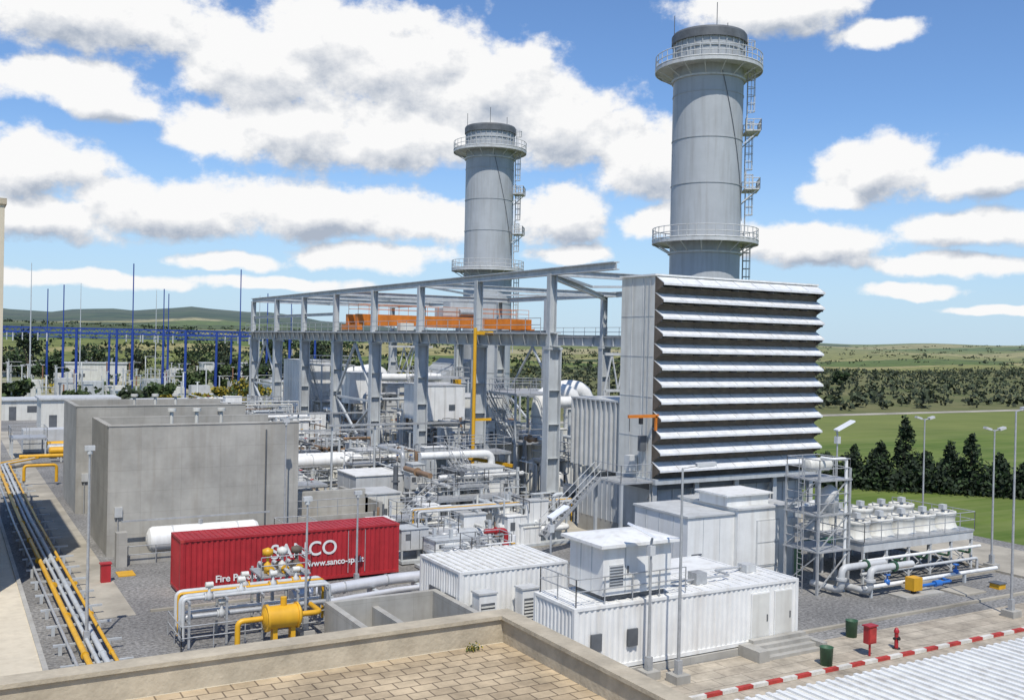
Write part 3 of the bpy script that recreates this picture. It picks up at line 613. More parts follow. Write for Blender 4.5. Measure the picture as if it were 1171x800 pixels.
o.box(52.1,52.9,103.4,104,8.2,9,"yellow"); o.build()
o=Mb("jib_crane"); o.cyl((37.2,70.4,.3),(37.2,70.4,14.6),.15,"yellow",10); o.beam((37.2,70.4,14.2),(38.8,70.4,14.2),.2,.3,"yellow"); o.beam((36.6,69.9,4.2),(38.6,66.4,3.9),.2,.25,"yellow"); o.beam((37.2,70.4,7.2),(38.8,70.4,7.2),.14,.2,"yellow"); o.build()

# ------------------------------------------------ machinery
WM=["white","offwhite","lgrey","lgrey","steel","white","steel"]
def cabinet(x0,x1,y0,y1,z0,z1,m,name="equipment_enclosure"):
    o=Mb(name); o.box(x0,x1,y0,y1,z0,z1,m); o.box(x0-.08,x1+.08,y0-.08,y1+.08,z1,z1+.08,"lgrey" if m!="lgrey" else "white")
    n=max(1,int((x1-x0)/1.1))
    for i in range(1,n): x=x0+(x1-x0)*i/n; o.box(x-.02,x+.02,y0-.02,y0,z0+.1,z1-.05,"steel")
    n=max(1,int((y1-y0)/1.1))
    for i in range(1,n): y=y0+(y1-y0)*i/n; o.box(x0-.02,x0,y-.02,y+.02,z0+.1,z1-.05,"steel")
    if x1-x0>1: 
        a=random.uniform(x0+.1,x1-.9)
        for i in range(6): o.box(a,a+.7,y0-.05,y0-.021,z0+.3*(z1-z0)+i*.1,z0+.3*(z1-z0)+i*.1+.05,"dgrey")
    if z0>.3:
        for x in (x0+.1,x1-.1):
            for y in (y0+.1,y1-.1): o.beam((x,y,.05),(x,y,z0),.14,.14,"steel")
    return o
def skid(x0,x1,y0,y1,zmax,seed,name="machinery_skid",dens=1.0,pm=("white","lgrey","galv","offwhite","steel","dgrey","copperpipe")):
    random.seed(seed); o=Mb(name); A=(x1-x0)*(y1-y0)
    o.box(x0,x1,y0,y1,.081,.25,"steel")
    for i in range(int(A*.17*dens)+2):
        w,d,h=random.uniform(.5,2.2),random.uniform(.5,1.8),random.uniform(.5,zmax*.6); x=random.uniform(x0,max(x0,x1-w)); y=random.uniform(y0,max(y0,y1-d)); m=random.choice(WM)
        z=.25 if random.random()<.65 else random.uniform(.8,zmax*.55)
        zt=min(z+h,zmax)
        o.box(x,x+w,y,y+d,z,zt,m); o.box(x-.05,x+w+.05,y-.05,y+d+.05,zt,zt+.06,random.choice(WM))
        if w>.8:
            for q in (.33,.66): o.box(x+w*q-.015,x+w*q+.015,y-.012,y,z+.08,zt-.05,"dgrey" if random.random()<.4 else "steel")
        if random.random()<.6: o.box(x+w*.15,x+w*.15+.35,y-.02,y,z+(zt-z)*.5,z+(zt-z)*.8,"dgrey")
        if random.random()<.4: o.box(x-.02,x,y+d*.2,y+d*.6,z+(zt-z)*.4,z+(zt-z)*.8,"dgrey")
        if z>.3:
            for q in ((x+.06,y+.06),(x+w-.06,y+.06),(x+.06,y+d-.06),(x+w-.06,y+d-.06)): o.beam((q[0],q[1],.25),(q[0],q[1],z),.1,.1,"steel")
    for i in range(int(A*.07*dens)+1):
        x=random.uniform(x0+.5,x1-.5);y=random.uniform(y0+.5,y1-.5);r=random.uniform(.25,.6)
        if random.random()<.5: o.lathe((x,y,.25),[(0,0),(r,0),(r,zmax*.45),(r*.6,zmax*.45+r*.4),(0,zmax*.45+r*.5)],random.choice(WM),14)
        else: o.tank((x-.9,y,1.2),(x+.9,y,1.2),r,random.choice(WM),14)
    for i in range(int(A*.42*dens)+3):
        r=random.choice((.035,.04,.05,.06,.08,.1,.15,.2)); p=Vector((random.uniform(x0,x1),random.uniform(y0,y1),random.uniform(.4,zmax))); pts=[p.copy()]; ax=random.choice((0,1,2))
        for j in range(random.randint(2,4)):
            q=pts[-1].copy()
            if ax==0:q.x=random.uniform(x0,x1)
            elif ax==1:q.y=random.uniform(y0,y1)
            else:q.z=random.uniform(.3,zmax)
            if (q-pts[-1]).length>.6: pts.append(q)
            ax=(ax+random.choice((1,2)))%3
        if len(pts)>1:
            m=random.choice(pm); o.pipe(pts,r,m,8)
            for q0,q1 in zip(pts[:-1],pts[1:]):
                if (q1-q0).length>1.2:
                    o.flange(q0.lerp(q1,.5),q1-q0,r*1.6,m,.08)
                    if random.random()<.25 and r<.12: c_=q0.lerp(q1,.35); o.cyl(c_,c_+Vector((0,0,.4)),.03,"galv",5); o.cyl(c_+Vector((0,0,.4)),c_+Vector((0,0,.44)),.15,random.choice(["redkerb","bluepipe","dgrey","yellow"]),10)
    for i in range(int(A*.03*dens)+1):
        w,d=random.uniform(1.5,3.5),random.uniform(1.2,2.5); x=random.uniform(x0,max(x0,x1-w)); y=random.uniform(y0,max(y0,y1-d)); z=random.uniform(zmax*.35,zmax*.9)
        o.deck(x,x+w,y,y+d,z,"galv",True,"nsew",zb=.1)
    for i in range(int(A*.05*dens)+1):
        x=random.uniform(x0+.5,x1-.5);y=random.uniform(y0,y1); o.beam((x,y,.1),(x,y,zmax),.18,.18,"steel")
    return o
def unit(v0,sd_):
    o=Mb("gas_turbine_enclosure"); 
    o.box(44,56,v0+8,v0+14,.1,5.2,"offwhite"); o.box(43.8,56.2,v0+7.8,v0+14.2,5.2,5.35,"lgrey")
    for i in range(11): o.box(44.5+i*1.1,44.56+i*1.1,v0+7.96,v0+8,.3,5.1,"steel")
    for i in range(6): o.box(43.96,44,v0+8.4+i*.95,v0+8.46+i*.95,.3,5.1,"steel")
    o.rail([(44,v0+8,5.35),(56,v0+8,5.35)]); o.rail([(44,v0+8,5.35),(44,v0+14,5.35)])
    o.pipe([(47,v0+11,5.2),(47,v0+11,9.0),(50.5,v0+11,9.0),(50.5,v0+11,5.2)],.85,"white",18,bend=1.7); o.pipe([(49.5,v0+13.3,5.2),(49.5,v0+13.3,9.2),(53.5,v0+13.3,9.2),(53.5,v0+13.3,5.2)],.85,"white",18,bend=1.7)
    for x in (47,50.5): o.cyl((x,v0+11,6.8),(x,v0+11,6.95),.93,"lgrey",18)
    o.add([(55,v0+9,1),(55,v0+13,1),(55,v0+13,6),(55,v0+9,6),(63.5,v0+6,0.6),(63.5,v0+16,0.6),(63.5,v0+16,11),(63.5,v0+6,11)],[(0,1,2,3),(4,7,6,5),(0,4,5,1),(1,5,6,2),(2,6,7,3),(3,7,4,0)],"stack")
    for i in range(6):
        f=i/6; x=55+8.5*f; o.beam((x,v0+9-3*f,6+5*f+.1),(x,v0+13+3*f,6+5*f+.1),.15,.2,"lgrey"); o.beam((x,v0+9-3*f-.1,1),(x,v0+9-3*f-.1,6+5*f),.15,.2,"lgrey")
    for k in range(4):
        x=52+k*1.5; o.beam((x,v0+8.2,9.3),(x+.75,v0+8.2,12.6),.12,.12,"lgrey"); o.beam((x+1.5,v0+8.2,9.3),(x+.75,v0+8.2,12.6),.12,.12,"lgrey")
    o.beam((52,v0+8.2,12.6),(58.5,v0+8.2,12.6),.2,.25,"lgrey"); o.beam((52,v0+8.2,9.3),(58.5,v0+8.2,9.3),.2,.25,"lgrey")
    for x in (52,58.4): o.beam((x,v0+8.2,5.3),(x,v0+8.2,9.3),.2,.2,"lgrey")
    o.pipe([(44,v0+4,8.6),(58,v0+4,8.6),(58,v0+10,8.6)],.5,"white",14); 
    for x in (45.5,51,56.5): o.beam((x,v0+4,.1),(x,v0+4,8),.2,.2,"steel")
    o.build()
unit(65,1); unit(115,2)
n=0
for (x0,x1,y0,y1,zm,dn) in [(40.5,45,63,70,6.5,1.3),(46,52,63,71,5,1),(40.3,43.6,72,80,7.5,1.5),(41,55,81,88,6,1),(40.5,47,90,98,7,1.2),(41,55,100,108,8,.8),(40.5,44,109,118,8,1.4),(41,56,119,123,6,.9),(41,56,131,140,8,.9),
   (29,38,62,68,4.2,1.6),(31,38.2,69,77,5,1.5),(30,38,79,84,3.2,1.2),(29,38,88,98,4,1.1),(26,38,100,112,5.0,.9),(26,38,115,132,6,.7),(25,30,57.5,62,2.6,1.4),(31.5,37,55.5,60.5,3.3,1.6),(22,26.5,73,82,2.6,.8),(22,28,90,99,3.2,.8)]:
    n+=1; skid(x0,x1,y0,y1,zm,100+n,dens=dn).build()
random.seed(5)
cabinet(33,38.2,83.6,87,1.6,3.3,"offwhite","transformer_cubicle").build()
o=Mb("bus_duct"); o.pipe([(24,86,2.6),(33,86,2.6)],.55,"white",16); o.pipe([(24,84.4,2.6),(33,84.4,2.6)],.55,"white",16)
for x in (25,28.5,32): o.beam((x,85.2,0),(x,85.2,2.1),.3,.3,"steel"); o.box(x-.1,x+.1,83.9,86.5,1.85,2.0,"steel"); o.flange((x,86,2.6),(1,0,0),.62,"lgrey",.08); o.flange((x,84.4,2.6),(1,0,0),.62,"lgrey",.08)
o.build()
cabinet(41.5,46,89,94,5.5,9.0,"white","ventilation_module").build(); cabinet(41,45,108.5,114,6,9.5,"white","ventilation_module").build(); cabinet(45,52,92,99,.1,7.6,"offwhite","auxiliary_building").build(); cabinet(46,58,109,112,.1,8.2,"offwhite","auxiliary_building").build(); cabinet(41,44.5,125,134,.1,10.5,"white","ventilation_module").build()
cabinet(27.5,31.5,71,75,.1,3.0,"lgrey","transformer_cubicle").build(); cabinet(26.5,29,66,69,.1,2.4,"offwhite","electrical_cabinet").build(); cabinet(33.4,36.4,64,66,.1,4.2,"white","electrical_cabinet").build(); cabinet(24,27,58.5,60,.1,1.9,"lgrey","electrical_cabinet").build(); cabinet(29,30.6,55.9,57.3,.1,2.4,"white","electrical_cabinet").build()
o=Mb("service_platform")
for (a,b,c_,d,z) in ((41.5,46,71.2,76.5,9.2),(46.5,52,99.5,104,9.4),(41,45.5,118.5,123.5,10.2),(53,58,90,95,8.4)):
    o.deck(a,b,c_,d,z,zb=.1); o.deck(a+.3,b-.3,c_+.3,d-.3,z*.55,rails="sw",zb=.1); o.beam((a+.15,c_+.1,.3),(b-.15,c_+.1,z*.55),.1,.1,"steel"); o.beam((a+.1,c_+.15,z*.55),(a+.1,d-.15,z-.3),.1,.1,"steel")
    o.stairs((a-.2,c_+.5,z*.55),(a-.2,d-.5,z),.7)
o.build()
o=Mb("cable_tray")
for y,z in ((78.2,6.2),(99,5.6),(88.8,4.8)):
    o.box(28,44,y,y+.5,z,z+.03,"galv"); o.box(28,44,y-.03,y,z,z+.14,"galv"); o.box(28,44,y+.5,y+.53,z,z+.14,"galv")
    for x in (28.2,32,36,40,43.8): o.beam((x,y+.25,.1),(x,y+.25,z),.14,.14,"steel")
o.build()
o=Mb("access_platform"); o.deck(29.5,36,60.8,62.6,2.6); o.stairs((26.5,61.6,.1),(29.5,61.6,2.6),.9); o.deck(33,38.6,66.6,69,5.0); o.stairs((33.2,62.6,2.6),(33.2,66.6,5.0),.9)
o.pipe([(30.5,66,5.0),(36.5,66,5.0),(36.5,66,1)],.28,"white",12); o.pipe([(31,63.8,3.7),(38,63.8,3.7)],.16,"white",12); o.build()
o=Mb("pipe_rack")
for x in (26.5,30,33.5,37):
    o.beam((x,56.2,0),(x,56.2,2.6),.12,.12,"steel"); o.beam((x,57.6,0),(x,57.6,2.6),.12,.12,"steel"); o.beam((x,55.9,2.6),(x,57.9,2.6),.12,.12,"steel")
for y,r,m in ((56.3,.08,"lgrey"),(56.75,.06,"galv"),(57.1,.05,"yellow"),(57.45,.08,"steel")): o.pipe([(26,y,.6),(26,y,2.75),(38,y,2.75),(38,y,1.2)],r,m,8)
o.build()

# ------------------------------------------------ cooler
o=Mb("fin_fan_cooler"); z=2.45
o.box(46,56,38.8,45,z-.12,z,"galv"); o.box(46.05,55.95,38.85,44.95,z-.6,z-.121,"lgrey")
for i in range(6):
    x=46.1+i*1.96
    for y in (38.95,42,44.85): o.beam((x,y,0),(x,y,z-.12),.14,.14,"lgrey")
    if i<5: o.beam((x,38.95,.2),(x+1.96,38.95,z-.9),.07,.07,"lgrey"); o.beam((x+1.96,38.95,.2),(x,38.95,z-.9),.07,.07,"lgrey")
for i in range(5):
    for y in (40.3,43.4):
        x=47.05+i*1.97; o.lathe((x,y,z),[(.9,0),(.74,.35),(.74,.75),(.80,.8),(.80,1.0),(.70,1.0),(.70,.3)],"offwhite",20); o.cyl((x,y,z+.3),(x,y,z+1.15),.12,"lgrey",8); o.box(x-.72,x+.72,y-.04,y+.04,z+.98,z+1.04,"galv"); o.box(x-.04,x+.04,y-.72,y+.72,z+1.042,z+1.08,"galv"); o.box(x-.18,x+.18,y-.18,y+.18,z+1.08,z+1.4,"lgrey")
        o.cyl((x,y,z+.45),(x,y,z+.5),.68,"dgrey",16)
o.rail([(46,38.8,z),(56,38.8,z),(56,45,z)]); o.rail([(46,38.8,z),(46,45,z)])
o.pipe([(45.2,38.4,1.5),(56,38.4,1.5)],.09,"white",12); o.pipe([(45.2,38.3,.8),(55.6,38.3,.8),(55.6,38.3,.1)],.09,"lgrey",12)
for i in range(5): o.pipe([(47+i*2,38.4,1.5),(47+i*2,38.4,1.15),(47+i*2,39.2,1.15)],.07,"green",8)
o.build()
o=Mb("cooling_water_pipework")
for dx,dy in ((0,0),(1.2,-.9)):
    o.pipe([(42.6+dx,39.5+dy,.35),(42.6+dx,37.4+dy,.35),(42.6+dx,37.4+dy,1.6),(46.0+dx,37.4+dy,1.6)],.19,"lgrey",14,bend=.4); o.flange((42.6+dx,37.4+dy,1.0),(0,0,1),.3,"lgrey"); o.flange((44.5+dx,37.4+dy,1.6),(1,0,0),.3,"green")
o.pipe([(47,36,.45),(50,36,.45),(50,37,.45),(55.5,37,.45)],.08,"bluepipe",12); o.pipe([(43.5,36.6,.6),(55,36.6,.6)],.11,"white",12); o.box(46.4,47.1,35.7,36.3,.3,1.0,"yellow"); o.beam((46.75,36,0),(46.75,36,.3),.2,.2,"dark"); o.cyl((48.5,36,.45),(49.0,36,.45),.18,"bluepipe",12); o.box(45.4,48.6,35.4,36.6,.012,.12,"concrete")
for x in (44,48,52): o.beam((x,36.6,0),(x,36.6,.5),.15,.15,"steel")
for x in (45.3,51.2): o.lathe((x,36.6,.6),[(.08,0),(.16,.05),(.16,.25),(.05,.3),(.05,.5),(.18,.52),(.18,.58),(0,.6)],"bluepipe",10)
o.pipe([(43,41,.4),(43,41,2.2),(46,41,2.2)],.2,"green",12); o.build()
o=Mb("sampling_scaffold_tower")
x0,x1,y0,y1=41.6,44.0,38.2,40.6
for x in (x0,x1):
    for y in (y0,y1): o.beam((x,y,0),(x,y,6.9),.12,.12,"galv")
for zz in (2.4,4.4,6.3):
    o.box(x0-.1,x1+.1,y0-.1,y1+.1,zz-.08,zz,"galv"); o.rail([(x0,y0,zz),(x1,y0,zz),(x1,y1,zz),(x0,y1,zz),(x0,y0,zz)],step=1.2)
for zz in (0.2,2.4,4.4): o.beam((x0,y0,zz),(x1,y0,zz+2),.06,.06,"galv"); o.beam((x0,y1,zz),(x0,y0,zz+2),.06,.06,"galv")
o.tank((42,39.4,7.0),(43.5,39.4,7.0),.38,"offwhite",16); o.lathe((43.2,38.9,4.4),[(0,0),(.5,0),(.5,1.2),(.1,1.5)],"lgrey",14)
o.pipe([(43.8,38.3,0),(43.8,38.3,7.4),(42.8,38.3,7.4),(42.8,39.2,7.4)],.09,"white",8)
for k in (-.2,.2): o.cyl((x0-.3,39.2+k,0),(x0-.3,39.2+k,7.4),.025,"galv",5)
for i in range(22): o.cyl((x0-.3,39,.3+i*.32),(x0-.3,39.4,.3+i*.32),.018,"galv",4)
o.build()
skid(44.5,47,46,52,2.2,77,"pump_skid",1.2).build()

o=Mb("fire_hose_cabinet"); o.cyl((35.6,29.6,0),(35.6,29.6,.6),.05,"red",8); o.box(35.35,35.85,29.45,29.75,.6,1.35,"red"); o.box(35.4,35.8,29.43,29.45,.66,1.29,"redkerb"); o.box(35.3,35.9,29.4,29.8,1.35,1.4,"red"); o.build()
o=Mb("fire_hydrant"); o.cyl((37.6,29.8,0),(37.6,29.8,.75),.09,"red",12); o.lathe((37.6,29.8,.75),[(.12,0),(.12,.08),(.07,.2),(0,.24)],"red",12); o.cyl((37.42,29.8,.5),(37.78,29.8,.5),.06,"dark",8); o.cyl((37.6,29.62,.5),(37.6,29.8,.5),.07,"dark",8); o.cyl((37.6,29.8,0),(37.6,29.8,.06),.18,"dark",12); o.build()
for x,y in ((32.9,29.6),(37.2,32.0)):
    o=Mb("litter_bin"); o.lathe((x,y,.02),[(0,0),(.25,0),(.28,.75),(.30,.78),(.26,.78),(.24,.1),(0,.1)],"green",16); o.build()
o=Mb("manhole_cover"); o.box(49,51,34.5,36,.012,.1,"concfloor"); o.build()
o=Mb("yellow_valve_box"); o.box(52.3,52.9,34.6,35.2,.012,.3,"yellow"); o.box(52.25,52.95,34.55,35.25,.3,.35,"dgrey"); o.build()
o=Mb("yellow_ramp_plate"); o.box(8.7,9.6,58.2,59.4,.013,.07,"yellow"); o.build()

# ------------------------------------------------ yellow pipes lower left
o=Mb("gas_pipeline")
for u,z,r,m in ((4.85,.62,.12,"yellow"),(5.2,.55,.09,"steel"),(5.5,.6,.12,"steel"),(5.85,.62,.08,"yellow"),(4.45,.5,.07,"galv")):
    o.pipe([(u+.6,20,z),(u+.3,44,z),(u,75,z),(u,108,z),(u+3,112,z)],r,m,10)
    v=30
    while v<106: o.flange((u+(.3 if v<60 else .05),v,z),(0,1,0),r*1.35,m,.06); v+=6.3
v=24
while v<108: o.box(4.2,6.9,v,v+.12,.38,.47,"steel"); o.box(4.4,4.55,v,v+.12,0,.38,"steel"); o.box(6.3,6.45,v,v+.12,0,.38,"steel"); v+=3
o.pipe([(6.4,96,.5),(6.4,96,1.8),(9,96,1.8),(9,96,.3)],.14,"yellow",10); o.build()
o=Mb("gas_metering_skid")
for i in range(3): o.tank((10+i*.1,113+i*3,1.2),(12.4+i*.1,113+i*3,1.2),.4,"yellow" if i!=1 else "galv",12); o.beam((11,113+i*3,0),(11,113+i*3,1),.2,.2,"steel")
o.pipe([(7,112,.8),(14,112,.8),(14,120,.8)],.2,"yellow",10); o.deck(6.5,10,117,121,2.2,rails="nsew"); o.box(8,13,122,125,.1,2.6,"lgrey"); o.build()

o=Mb("gas_filter_skid")
o.tank((12.5,42.5,1.25),(13.8,42.5,1.25),.5,"yellow",20); o.flange((12.45,42.5,1.25),(1,0,0),.6,"yellow",.12); o.flange((13.8,42.5,1.25),(1,0,0),.58,"yellow",.08); o.cyl((13.2,42.5,1.7),(13.2,42.5,2.1),.14,"yellow",10)
for x in (12.8,13.6): o.beam((x,42.5,0),(x,42.5,.8),.2,.4,"yellow")
for x in (9.4,11.0,12.6,14.2,15.6):
    for y in (43.6,45.4): o.beam((x,y,0),(x,y,2.0),.1,.1,"galv")
    o.beam((x,43.5,2.0),(x,45.5,2.0),.1,.1,"galv"); o.beam((x,43.5,1.1),(x,45.5,1.1),.08,.08,"galv")
for y,z,r,m in ((43.9,2.1,.09,"lgrey"),(44.3,2.1,.12,"steel"),(44.8,2.12,.07,"yellow"),(45.2,2.1,.12,"lgrey"),(44.1,1.25,.12,"galv"),(44.9,1.25,.08,"white")): o.pipe([(9.2,y,.3),(9.2,y,z),(15.8,y,z),(15.8,y,.3)],r,m,8); 
for x,y,z in ((10.3,43.9,2.1),(11.8,44.3,2.1),(13.4,44.8,2.1),(10.9,44.1,1.25),(14.6,45.2,2.1),(12.2,45.2,2.1)):
    fm_="yellow" if x>12 else "lgrey"
    o.flange((x-.18,y,z),(1,0,0),.19,fm_,.05); o.flange((x+.18,y,z),(1,0,0),.19,fm_,.05); o.lathe((x,y,z-.18),[(.05,0),(.17,.08),(.17,.3),(.06,.4),(.06,.7)],"lgrey",10); o.cyl((x-.16,y,z+.52),(x+.16,y,z+.52),.13,"offwhite",10)
o.pipe([(12.5,42.5,1.25),(11.2,42.5,1.25),(11.2,42.5,.2)],.12,"yellow",10); o.pipe([(14.0,42.5,1.25),(14.9,42.5,1.25),(14.9,43.9,1.25)],.12,"yellow",10)
for x in (13.2,15.4):
    for y in (45.8,47.6): o.beam((x,y,0),(x,y,2.4),.1,.1,"galv")
o.box(13.1,15.5,45.7,47.7,2.2,2.28,"galv"); o.rail([(13.1,45.7,2.28),(15.5,45.7,2.28),(15.5,47.7,2.28)],h=.9)
for x in (13.6,14.3,15.0): o.lathe((x,46.4,2.3),[(0,0),(.18,0),(.18,.4),(.07,.5),(.07,.8),(.26,.85),(.26,1.1),(0,1.2)],"yellow" if x<14 else ("offwhite" if x<14.5 else "brown"),12); o.pipe([(x,45.4,2.5),(x,47.9,2.5),(x,47.9,.2)],.09,"lgrey",8); o.flange((x,45.9,2.5),(0,1,0),.2,"yellow",.06); o.flange((x,46.9,2.5),(0,1,0),.2,"brown",.06)
o.rail([(9,43.2,0),(15.8,43.2,0)]); o.rail([(9,43.2,0),(9,46,0)]); o.build()
o=Mb("silver_water_main"); o.pipe([(14.9,46.8,.95),(20.7,47.9,.95),(29,47.9,.95),(29,52,.95)],.28,"alu",16); o.pipe([(15.2,46.0,.6),(20.7,47.0,.6),(28,47.0,.6)],.14,"alu",12)
for x in (17,19.5,22,24.5,27): o.box(x-.1,x+.1,46.8,48.2,0,.66,"steel"); o.flange((x+.8,47.9 if x>20 else 46.8+(x+.8-14.9)*.19,.95),(1,.1,0),.33,"galv",.06)
o.build()
skid(24.5,29.5,48.5,53.5,2.4,311,"pump_skid",1.4,("white","lgrey","galv","steel","red")).build(); skid(17.5,20.5,56,60,1.7,312,"valve_skid",1.2,("white","galv","red")).build(); skid(24,31,54.2,57.5,2.2,313,"valve_skid",1.2).build()
o=Mb("hose_box"); o.box(7.65,8.15,57.2,57.6,.012,1.0,"red"); o.box(7.6,8.2,57.15,57.65,1.0,1.06,"red"); o.build()

# ------------------------------------------------ substation left
o=Mb("substation_portal_structure")
def portal(v,us,z=14.0,hm=22):
    for i,u in enumerate(us):
        o.cyl((u,v,0),(u,v,z+1),.28,"bluesteel",6); 
        if i%2==0: o.cyl((u,v,z+1),(u,v,hm),.12,"bluesteel",5)
        o.cyl((u,v+1.6,0),(u,v,z),.16,"bluesteel",5)
    a,b=us[0],us[-1]
    for dz in (0,.9): o.beam((a,v,z+dz),(b,v,z+dz),.22,.22,"bluesteel")
    x=a
    while x<b: o.beam((x,v,z),(x+1,v,z+.9),.12,.12,"bluesteel"); o.beam((x+1,v,z+.9),(x+2,v,z),.12,.12,"bluesteel"); x+=2
portal(215,[10,23.4,34,44.6,56,67],13.6,28); portal(236,[-4,10,23,34,44,56,68,80],13.6,24); portal(262,[-8,8,22,36,50,66,82],12.5,24)
for v0,v1 in ((215,236),(236,262)):
    for u in (12,15,18,36,39,42,58,61,64):
        o.cyl((u,v0,13.4),(u,v1,12.6),.05,"dgrey",4); o.cyl((u,v0,13.4),(u,v0,11.8),.14,"lgrey",6)
o.build()
random.seed(12)
o=Mb("substation_switchgear")
for v in (195,205,222,229,245,254,272,285,310,330):
    u=-10+v*.04
    while u<95:
        h=random.uniform(3.5,6.5); 
        if random.random()<.62:
            o.box(u-.12,u+.12,v-.12,v+.12,0,h*.5,"steel"); o.cyl((u,v,h*.5),(u,v,h),.16,random.choice(["insul","lgrey","lgrey","steel","white"]),6); o.box(u-.4,u+.4,v-.08,v+.08,h,h+.15,"steel")
            if random.random()<.4: o.cyl((u,v,h+.1),(u+3,v,h+.1),.07,"galv",5)
        if random.random()<.10: o.box(u,u+4,v+2,v+5,0,random.uniform(2,4),random.choice(["offwhite","lgrey","steel"]))
        u+=random.choice((2,3,3,5,6))
o.build()
for (x,y,w,d_,h_) in ((12,150,10,7,4.2),(26,158,8,6,3.2),(8,168,7,6,3),(60,205,12,6,4),(-2,205,10,6,4),(30,300,16,7,5),(70,310,14,7,5)):
    o=Mb("substation_hut"); o.box(x,x+w,y,y+d_,0,h_,"offwhite"); o.box(x-.3,x+w+.3,y-.3,y+d_+.3,h_,h_+.25,"lgrey"); o.box(x+1,x+2,y-.03,y,0,2.1,"dgrey"); o.box(x+3.5,x+5,y-.03,y,1.2,2.2,"dgrey"); o.build()
for (x,y,h_) in ((15,214,27),(-3,250,25),(30,268,26),(52,290,26),(5,300,24),(70,250,24),(88,280,22)):
    o=Mb("lightning_mast"); o.cyl((x,y,0),(x,y,h_),.2,"steel",6,r2=.06); o.build()
o=Mb("perimeter_fence")
for u in range(-20,100,4): o.beam((u,186,0),(u,186,2.4),.12,.12,"steel")
for zz in (.6,1.5,2.3): o.beam((-20,186,zz),(100,186,zz),.04,.06,"galv")
o.build()

# ------------------------------------------------ vegetation
def tree(name,x,y,h,rad,n,ms,z0=0,ls=.35,flat=1.0):
    o=Mb(name); zc=z0+h*.62
    o.cyl((x,y,z0),(x+.2,y,z0+h*.45),h*.035,"bark",7,r2=h*.022)
    cl=[]
    for i in range(9):
        a=random.random()*6.28; rr=rad*random.uniform(.2,.75); c=Vector((x+rr*math.cos(a),y+rr*math.sin(a),zc+random.uniform(-.3,.35)*h*flat)); cl.append((c,rad*random.uniform(.28,.5)))
        o.cyl((x+.2*.8,y,z0+h*.35),c,h*.015,"bark",5,r2=.03,caps=False)
    for i in range(n):
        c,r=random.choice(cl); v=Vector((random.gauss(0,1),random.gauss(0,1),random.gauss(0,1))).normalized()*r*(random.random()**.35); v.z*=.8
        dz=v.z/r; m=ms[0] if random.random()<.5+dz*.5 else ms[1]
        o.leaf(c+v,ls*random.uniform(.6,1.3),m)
    o.build()
def cypress(x,y,h,r,n):
    o=Mb("cypress_tree"); o.cyl((x,y,0),(x,y,h*.9),.16,"bark",6,r2=.03)
    for i in range(9): a=i*2.4; z=h*(.12+.08*i); o.cyl((x,y,z),(x+math.cos(a)*r*.6,y+math.sin(a)*r*.6,z+.5),.05,"bark",4,r2=.02,caps=False)
    cl=[]
    for i in range(26):
        t=random.random()**1.1*.93+.05; a=random.random()*6.28; rr=r*(1-t)**.75*random.uniform(.35,.95); cl.append((x+rr*math.cos(a),y+rr*math.sin(a),t*h,r*(.22+.28*(1-t))))
    for i in range(n):
        cx,cy,cz,cr_=random.choice(cl); w_=Vector((random.gauss(0,1),random.gauss(0,1),random.gauss(0,1.5))).normalized()*cr_*random.random()**.4
        o.leaf((cx+w_.x,cy+w_.y,max(.2,cz+w_.z*1.7)),.2*random.uniform(.6,1.3),"leaf3" if random.random()<.7 else "leaf1")
    for i in range(5): o.leaf((x,y,h*(.93+.015*i)),.15,"leaf3")
    o.build()
random.seed(3)
for (x,y,h,r) in ((76.5,69.5,2.8,1.8),(78.6,68,3.6,1.9),(80.6,66.3,4.0,1.7),(82.4,64.8,6.6,1.8),(83.3,63.0,3.2,1.9),(84.6,61.3,4.4,1.8),(85.4,59.7,5.3,1.6),(86.8,57.6,3.4,1.8),(88,55.9,2.8,1.7),(79,65.2,3.0,1.7),(81.2,63.2,2.8,1.8),(74.8,70.8,3.6,1.8),(73.4,72,4.2,1.5)):
    cypress(x,y,h,r,1700)
o=Mb("hedge")
for i in range(9000):
    t=random.random(); x=72+19*t+random.gauss(0,1.0); y=73-20*t+random.gauss(0,1.0); o.leaf((x,y,random.random()**.8*(1.8+.9*math.sin(t*37)+.4*math.sin(t*90))),.25,random.choice(["leaf3","leaf1","leaf3"]))
o.build()
random.seed(9)
o=Mb("olive_grove")
for vi in range(38):
    v=152+vi*7.4
    u=100+v*.1
    while u<v*3.2+60 and u<1100:
        if random.random()<.72+.2*math.sin(u*.013+v*.02):
            x=u+random.gauss(0,1.0);y=v+random.gauss(0,1.0); s_=random.uniform(1.2,2.3)
            d_=math.hypot(x,y); nn=22 if d_<300 else 10; az_=math.degrees(math.atan2(x*R.x+y*R.y,x*Fh.x+y*Fh.y)); gz=hgt(d_,az_) if d_>450 else 0
            for i in range(nn):
                w_=Vector((random.gauss(0,1),random.gauss(0,1),random.gauss(0,.75))).normalized()*s_*random.random()**.4
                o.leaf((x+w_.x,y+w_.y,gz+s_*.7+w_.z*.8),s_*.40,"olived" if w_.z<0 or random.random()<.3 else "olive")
        u+=7.8
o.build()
random.seed(21)
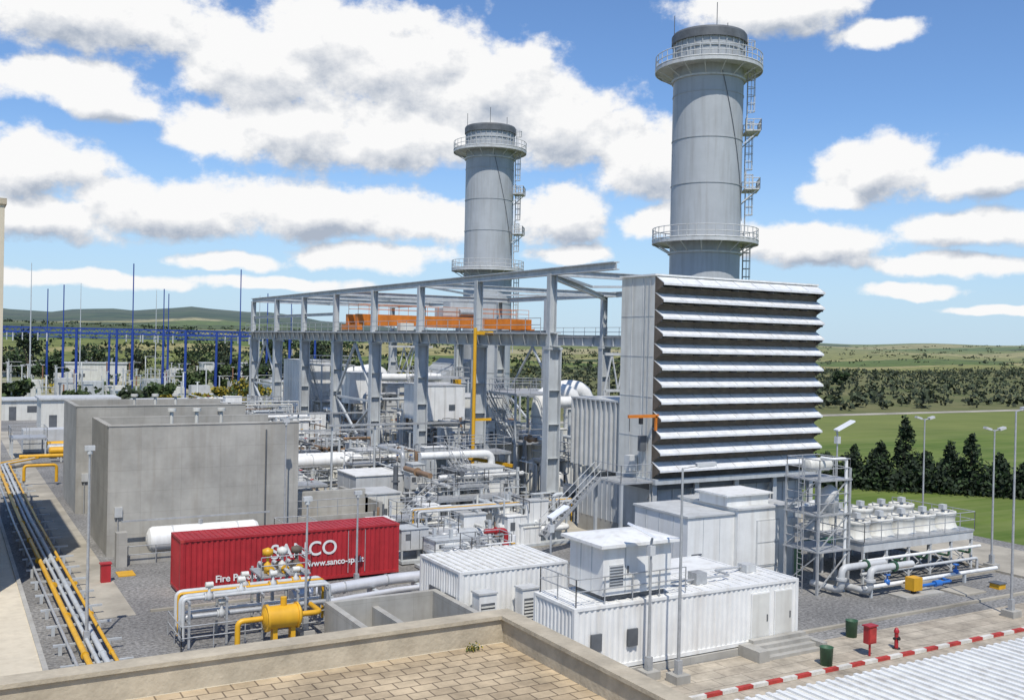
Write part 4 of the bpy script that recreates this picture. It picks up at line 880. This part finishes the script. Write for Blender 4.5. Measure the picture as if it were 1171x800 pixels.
for (x,y,h,r,ms) in ((17.9,262,13,5,("leaf1","leaf3")),(6,240,9,4,("leaf2","leaf3")),(26,285,8,5,("leaf1","leaf3")),(78,255,13,7,("leaf1","leaf3")),(88,262,12,7,("olive","leaf3")),(98,270,13,8,("leaf1","leaf3")),(70,285,11,7,("olive","leaf3")),(60,240,6,4,("leaf2","leaf1")),(50,232,5,4,("leaf2","leaf1")),(35,190,4,3,("leaf2","leaf1")),(28,178,3.6,3,("olive","leaf1")),(20,185,4,3,("leaf2","leaf1")),
    (0,190,5,3.4,("leaf1","leaf3")),(12,196,5,3.6,("leaf2","leaf3")),(64,228,8,5,("leaf1","leaf3")),(72,236,9,5,("olive","leaf3")),(84,244,10,6,("leaf1","leaf3")),(40,330,9,7,("leaf1","leaf3")),(55,335,9,7,("olive","leaf3")),(18,330,9,7,("leaf1","leaf3")),(-5,320,9,7,("leaf1","leaf3")),(75,345,10,8,("leaf1","leaf3"))):
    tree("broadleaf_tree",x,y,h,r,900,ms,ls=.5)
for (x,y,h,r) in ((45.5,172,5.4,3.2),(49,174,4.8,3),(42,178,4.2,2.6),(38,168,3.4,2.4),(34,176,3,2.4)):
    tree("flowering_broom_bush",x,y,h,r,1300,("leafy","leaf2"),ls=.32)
o=Mb("scrub_vegetation")
for i in range(560):
    v=random.uniform(150,430); u=random.uniform(-.25*v,v*.62); 
    if u<24 and v<170: continue
    s_=random.uniform(.5,1.9); ms=random.choice([("leaf1","leaf3"),("olive","leaf1"),("leaf2","leaf1"),("leafy","leaf2"),("leaf1","leaf3")])
    for k in range(16):
        w_=Vector((random.gauss(0,1),random.gauss(0,1),random.gauss(0,1))).normalized()*s_*random.random()**.4; o.leaf((u+w_.x*1.3,v+w_.y*1.3,s_*.7+w_.z*.7),s_*.36,random.choice(ms))
o.build()
o=Mb("distant_tree_belt")
for i in range(620):
    v=random.uniform(430,1700); az_=random.uniform(-30,8); d_=v; x=d_*(math.sin(math.radians(az_))*R.x+math.cos(math.radians(az_))*Fh.x); y=d_*(math.sin(math.radians(az_))*R.y+math.cos(math.radians(az_))*Fh.y); gz=hgt(d_,az_) if d_>450 else 0; s_=random.uniform(1.8,4.5)
    for k in range(9):
        w_=Vector((random.gauss(0,1),random.gauss(0,1),random.gauss(0,.6))).normalized()*s_*random.random()**.4; o.leaf((x+w_.x*1.6,y+w_.y*1.6,gz+s_*.4+w_.z*.55),s_*.45,random.choice(["olived","leaf1","leaf3"]))
for i in range(260):
    d_=random.uniform(900,2600); az_=random.uniform(8,30); x=d_*(math.sin(math.radians(az_))*R.x+math.cos(math.radians(az_))*Fh.x); y=d_*(math.sin(math.radians(az_))*R.y+math.cos(math.radians(az_))*Fh.y); gz=hgt(d_,az_); s_=random.uniform(2,4.5)
    for k in range(7):
        w_=Vector((random.gauss(0,1),random.gauss(0,1),random.gauss(0,.5))).normalized()*s_*random.random()**.4; o.leaf((x+w_.x*1.6,y+w_.y*1.6,gz+s_*.3+w_.z*.5),s_*.45,random.choice(["olived","olive"]))
o.build()
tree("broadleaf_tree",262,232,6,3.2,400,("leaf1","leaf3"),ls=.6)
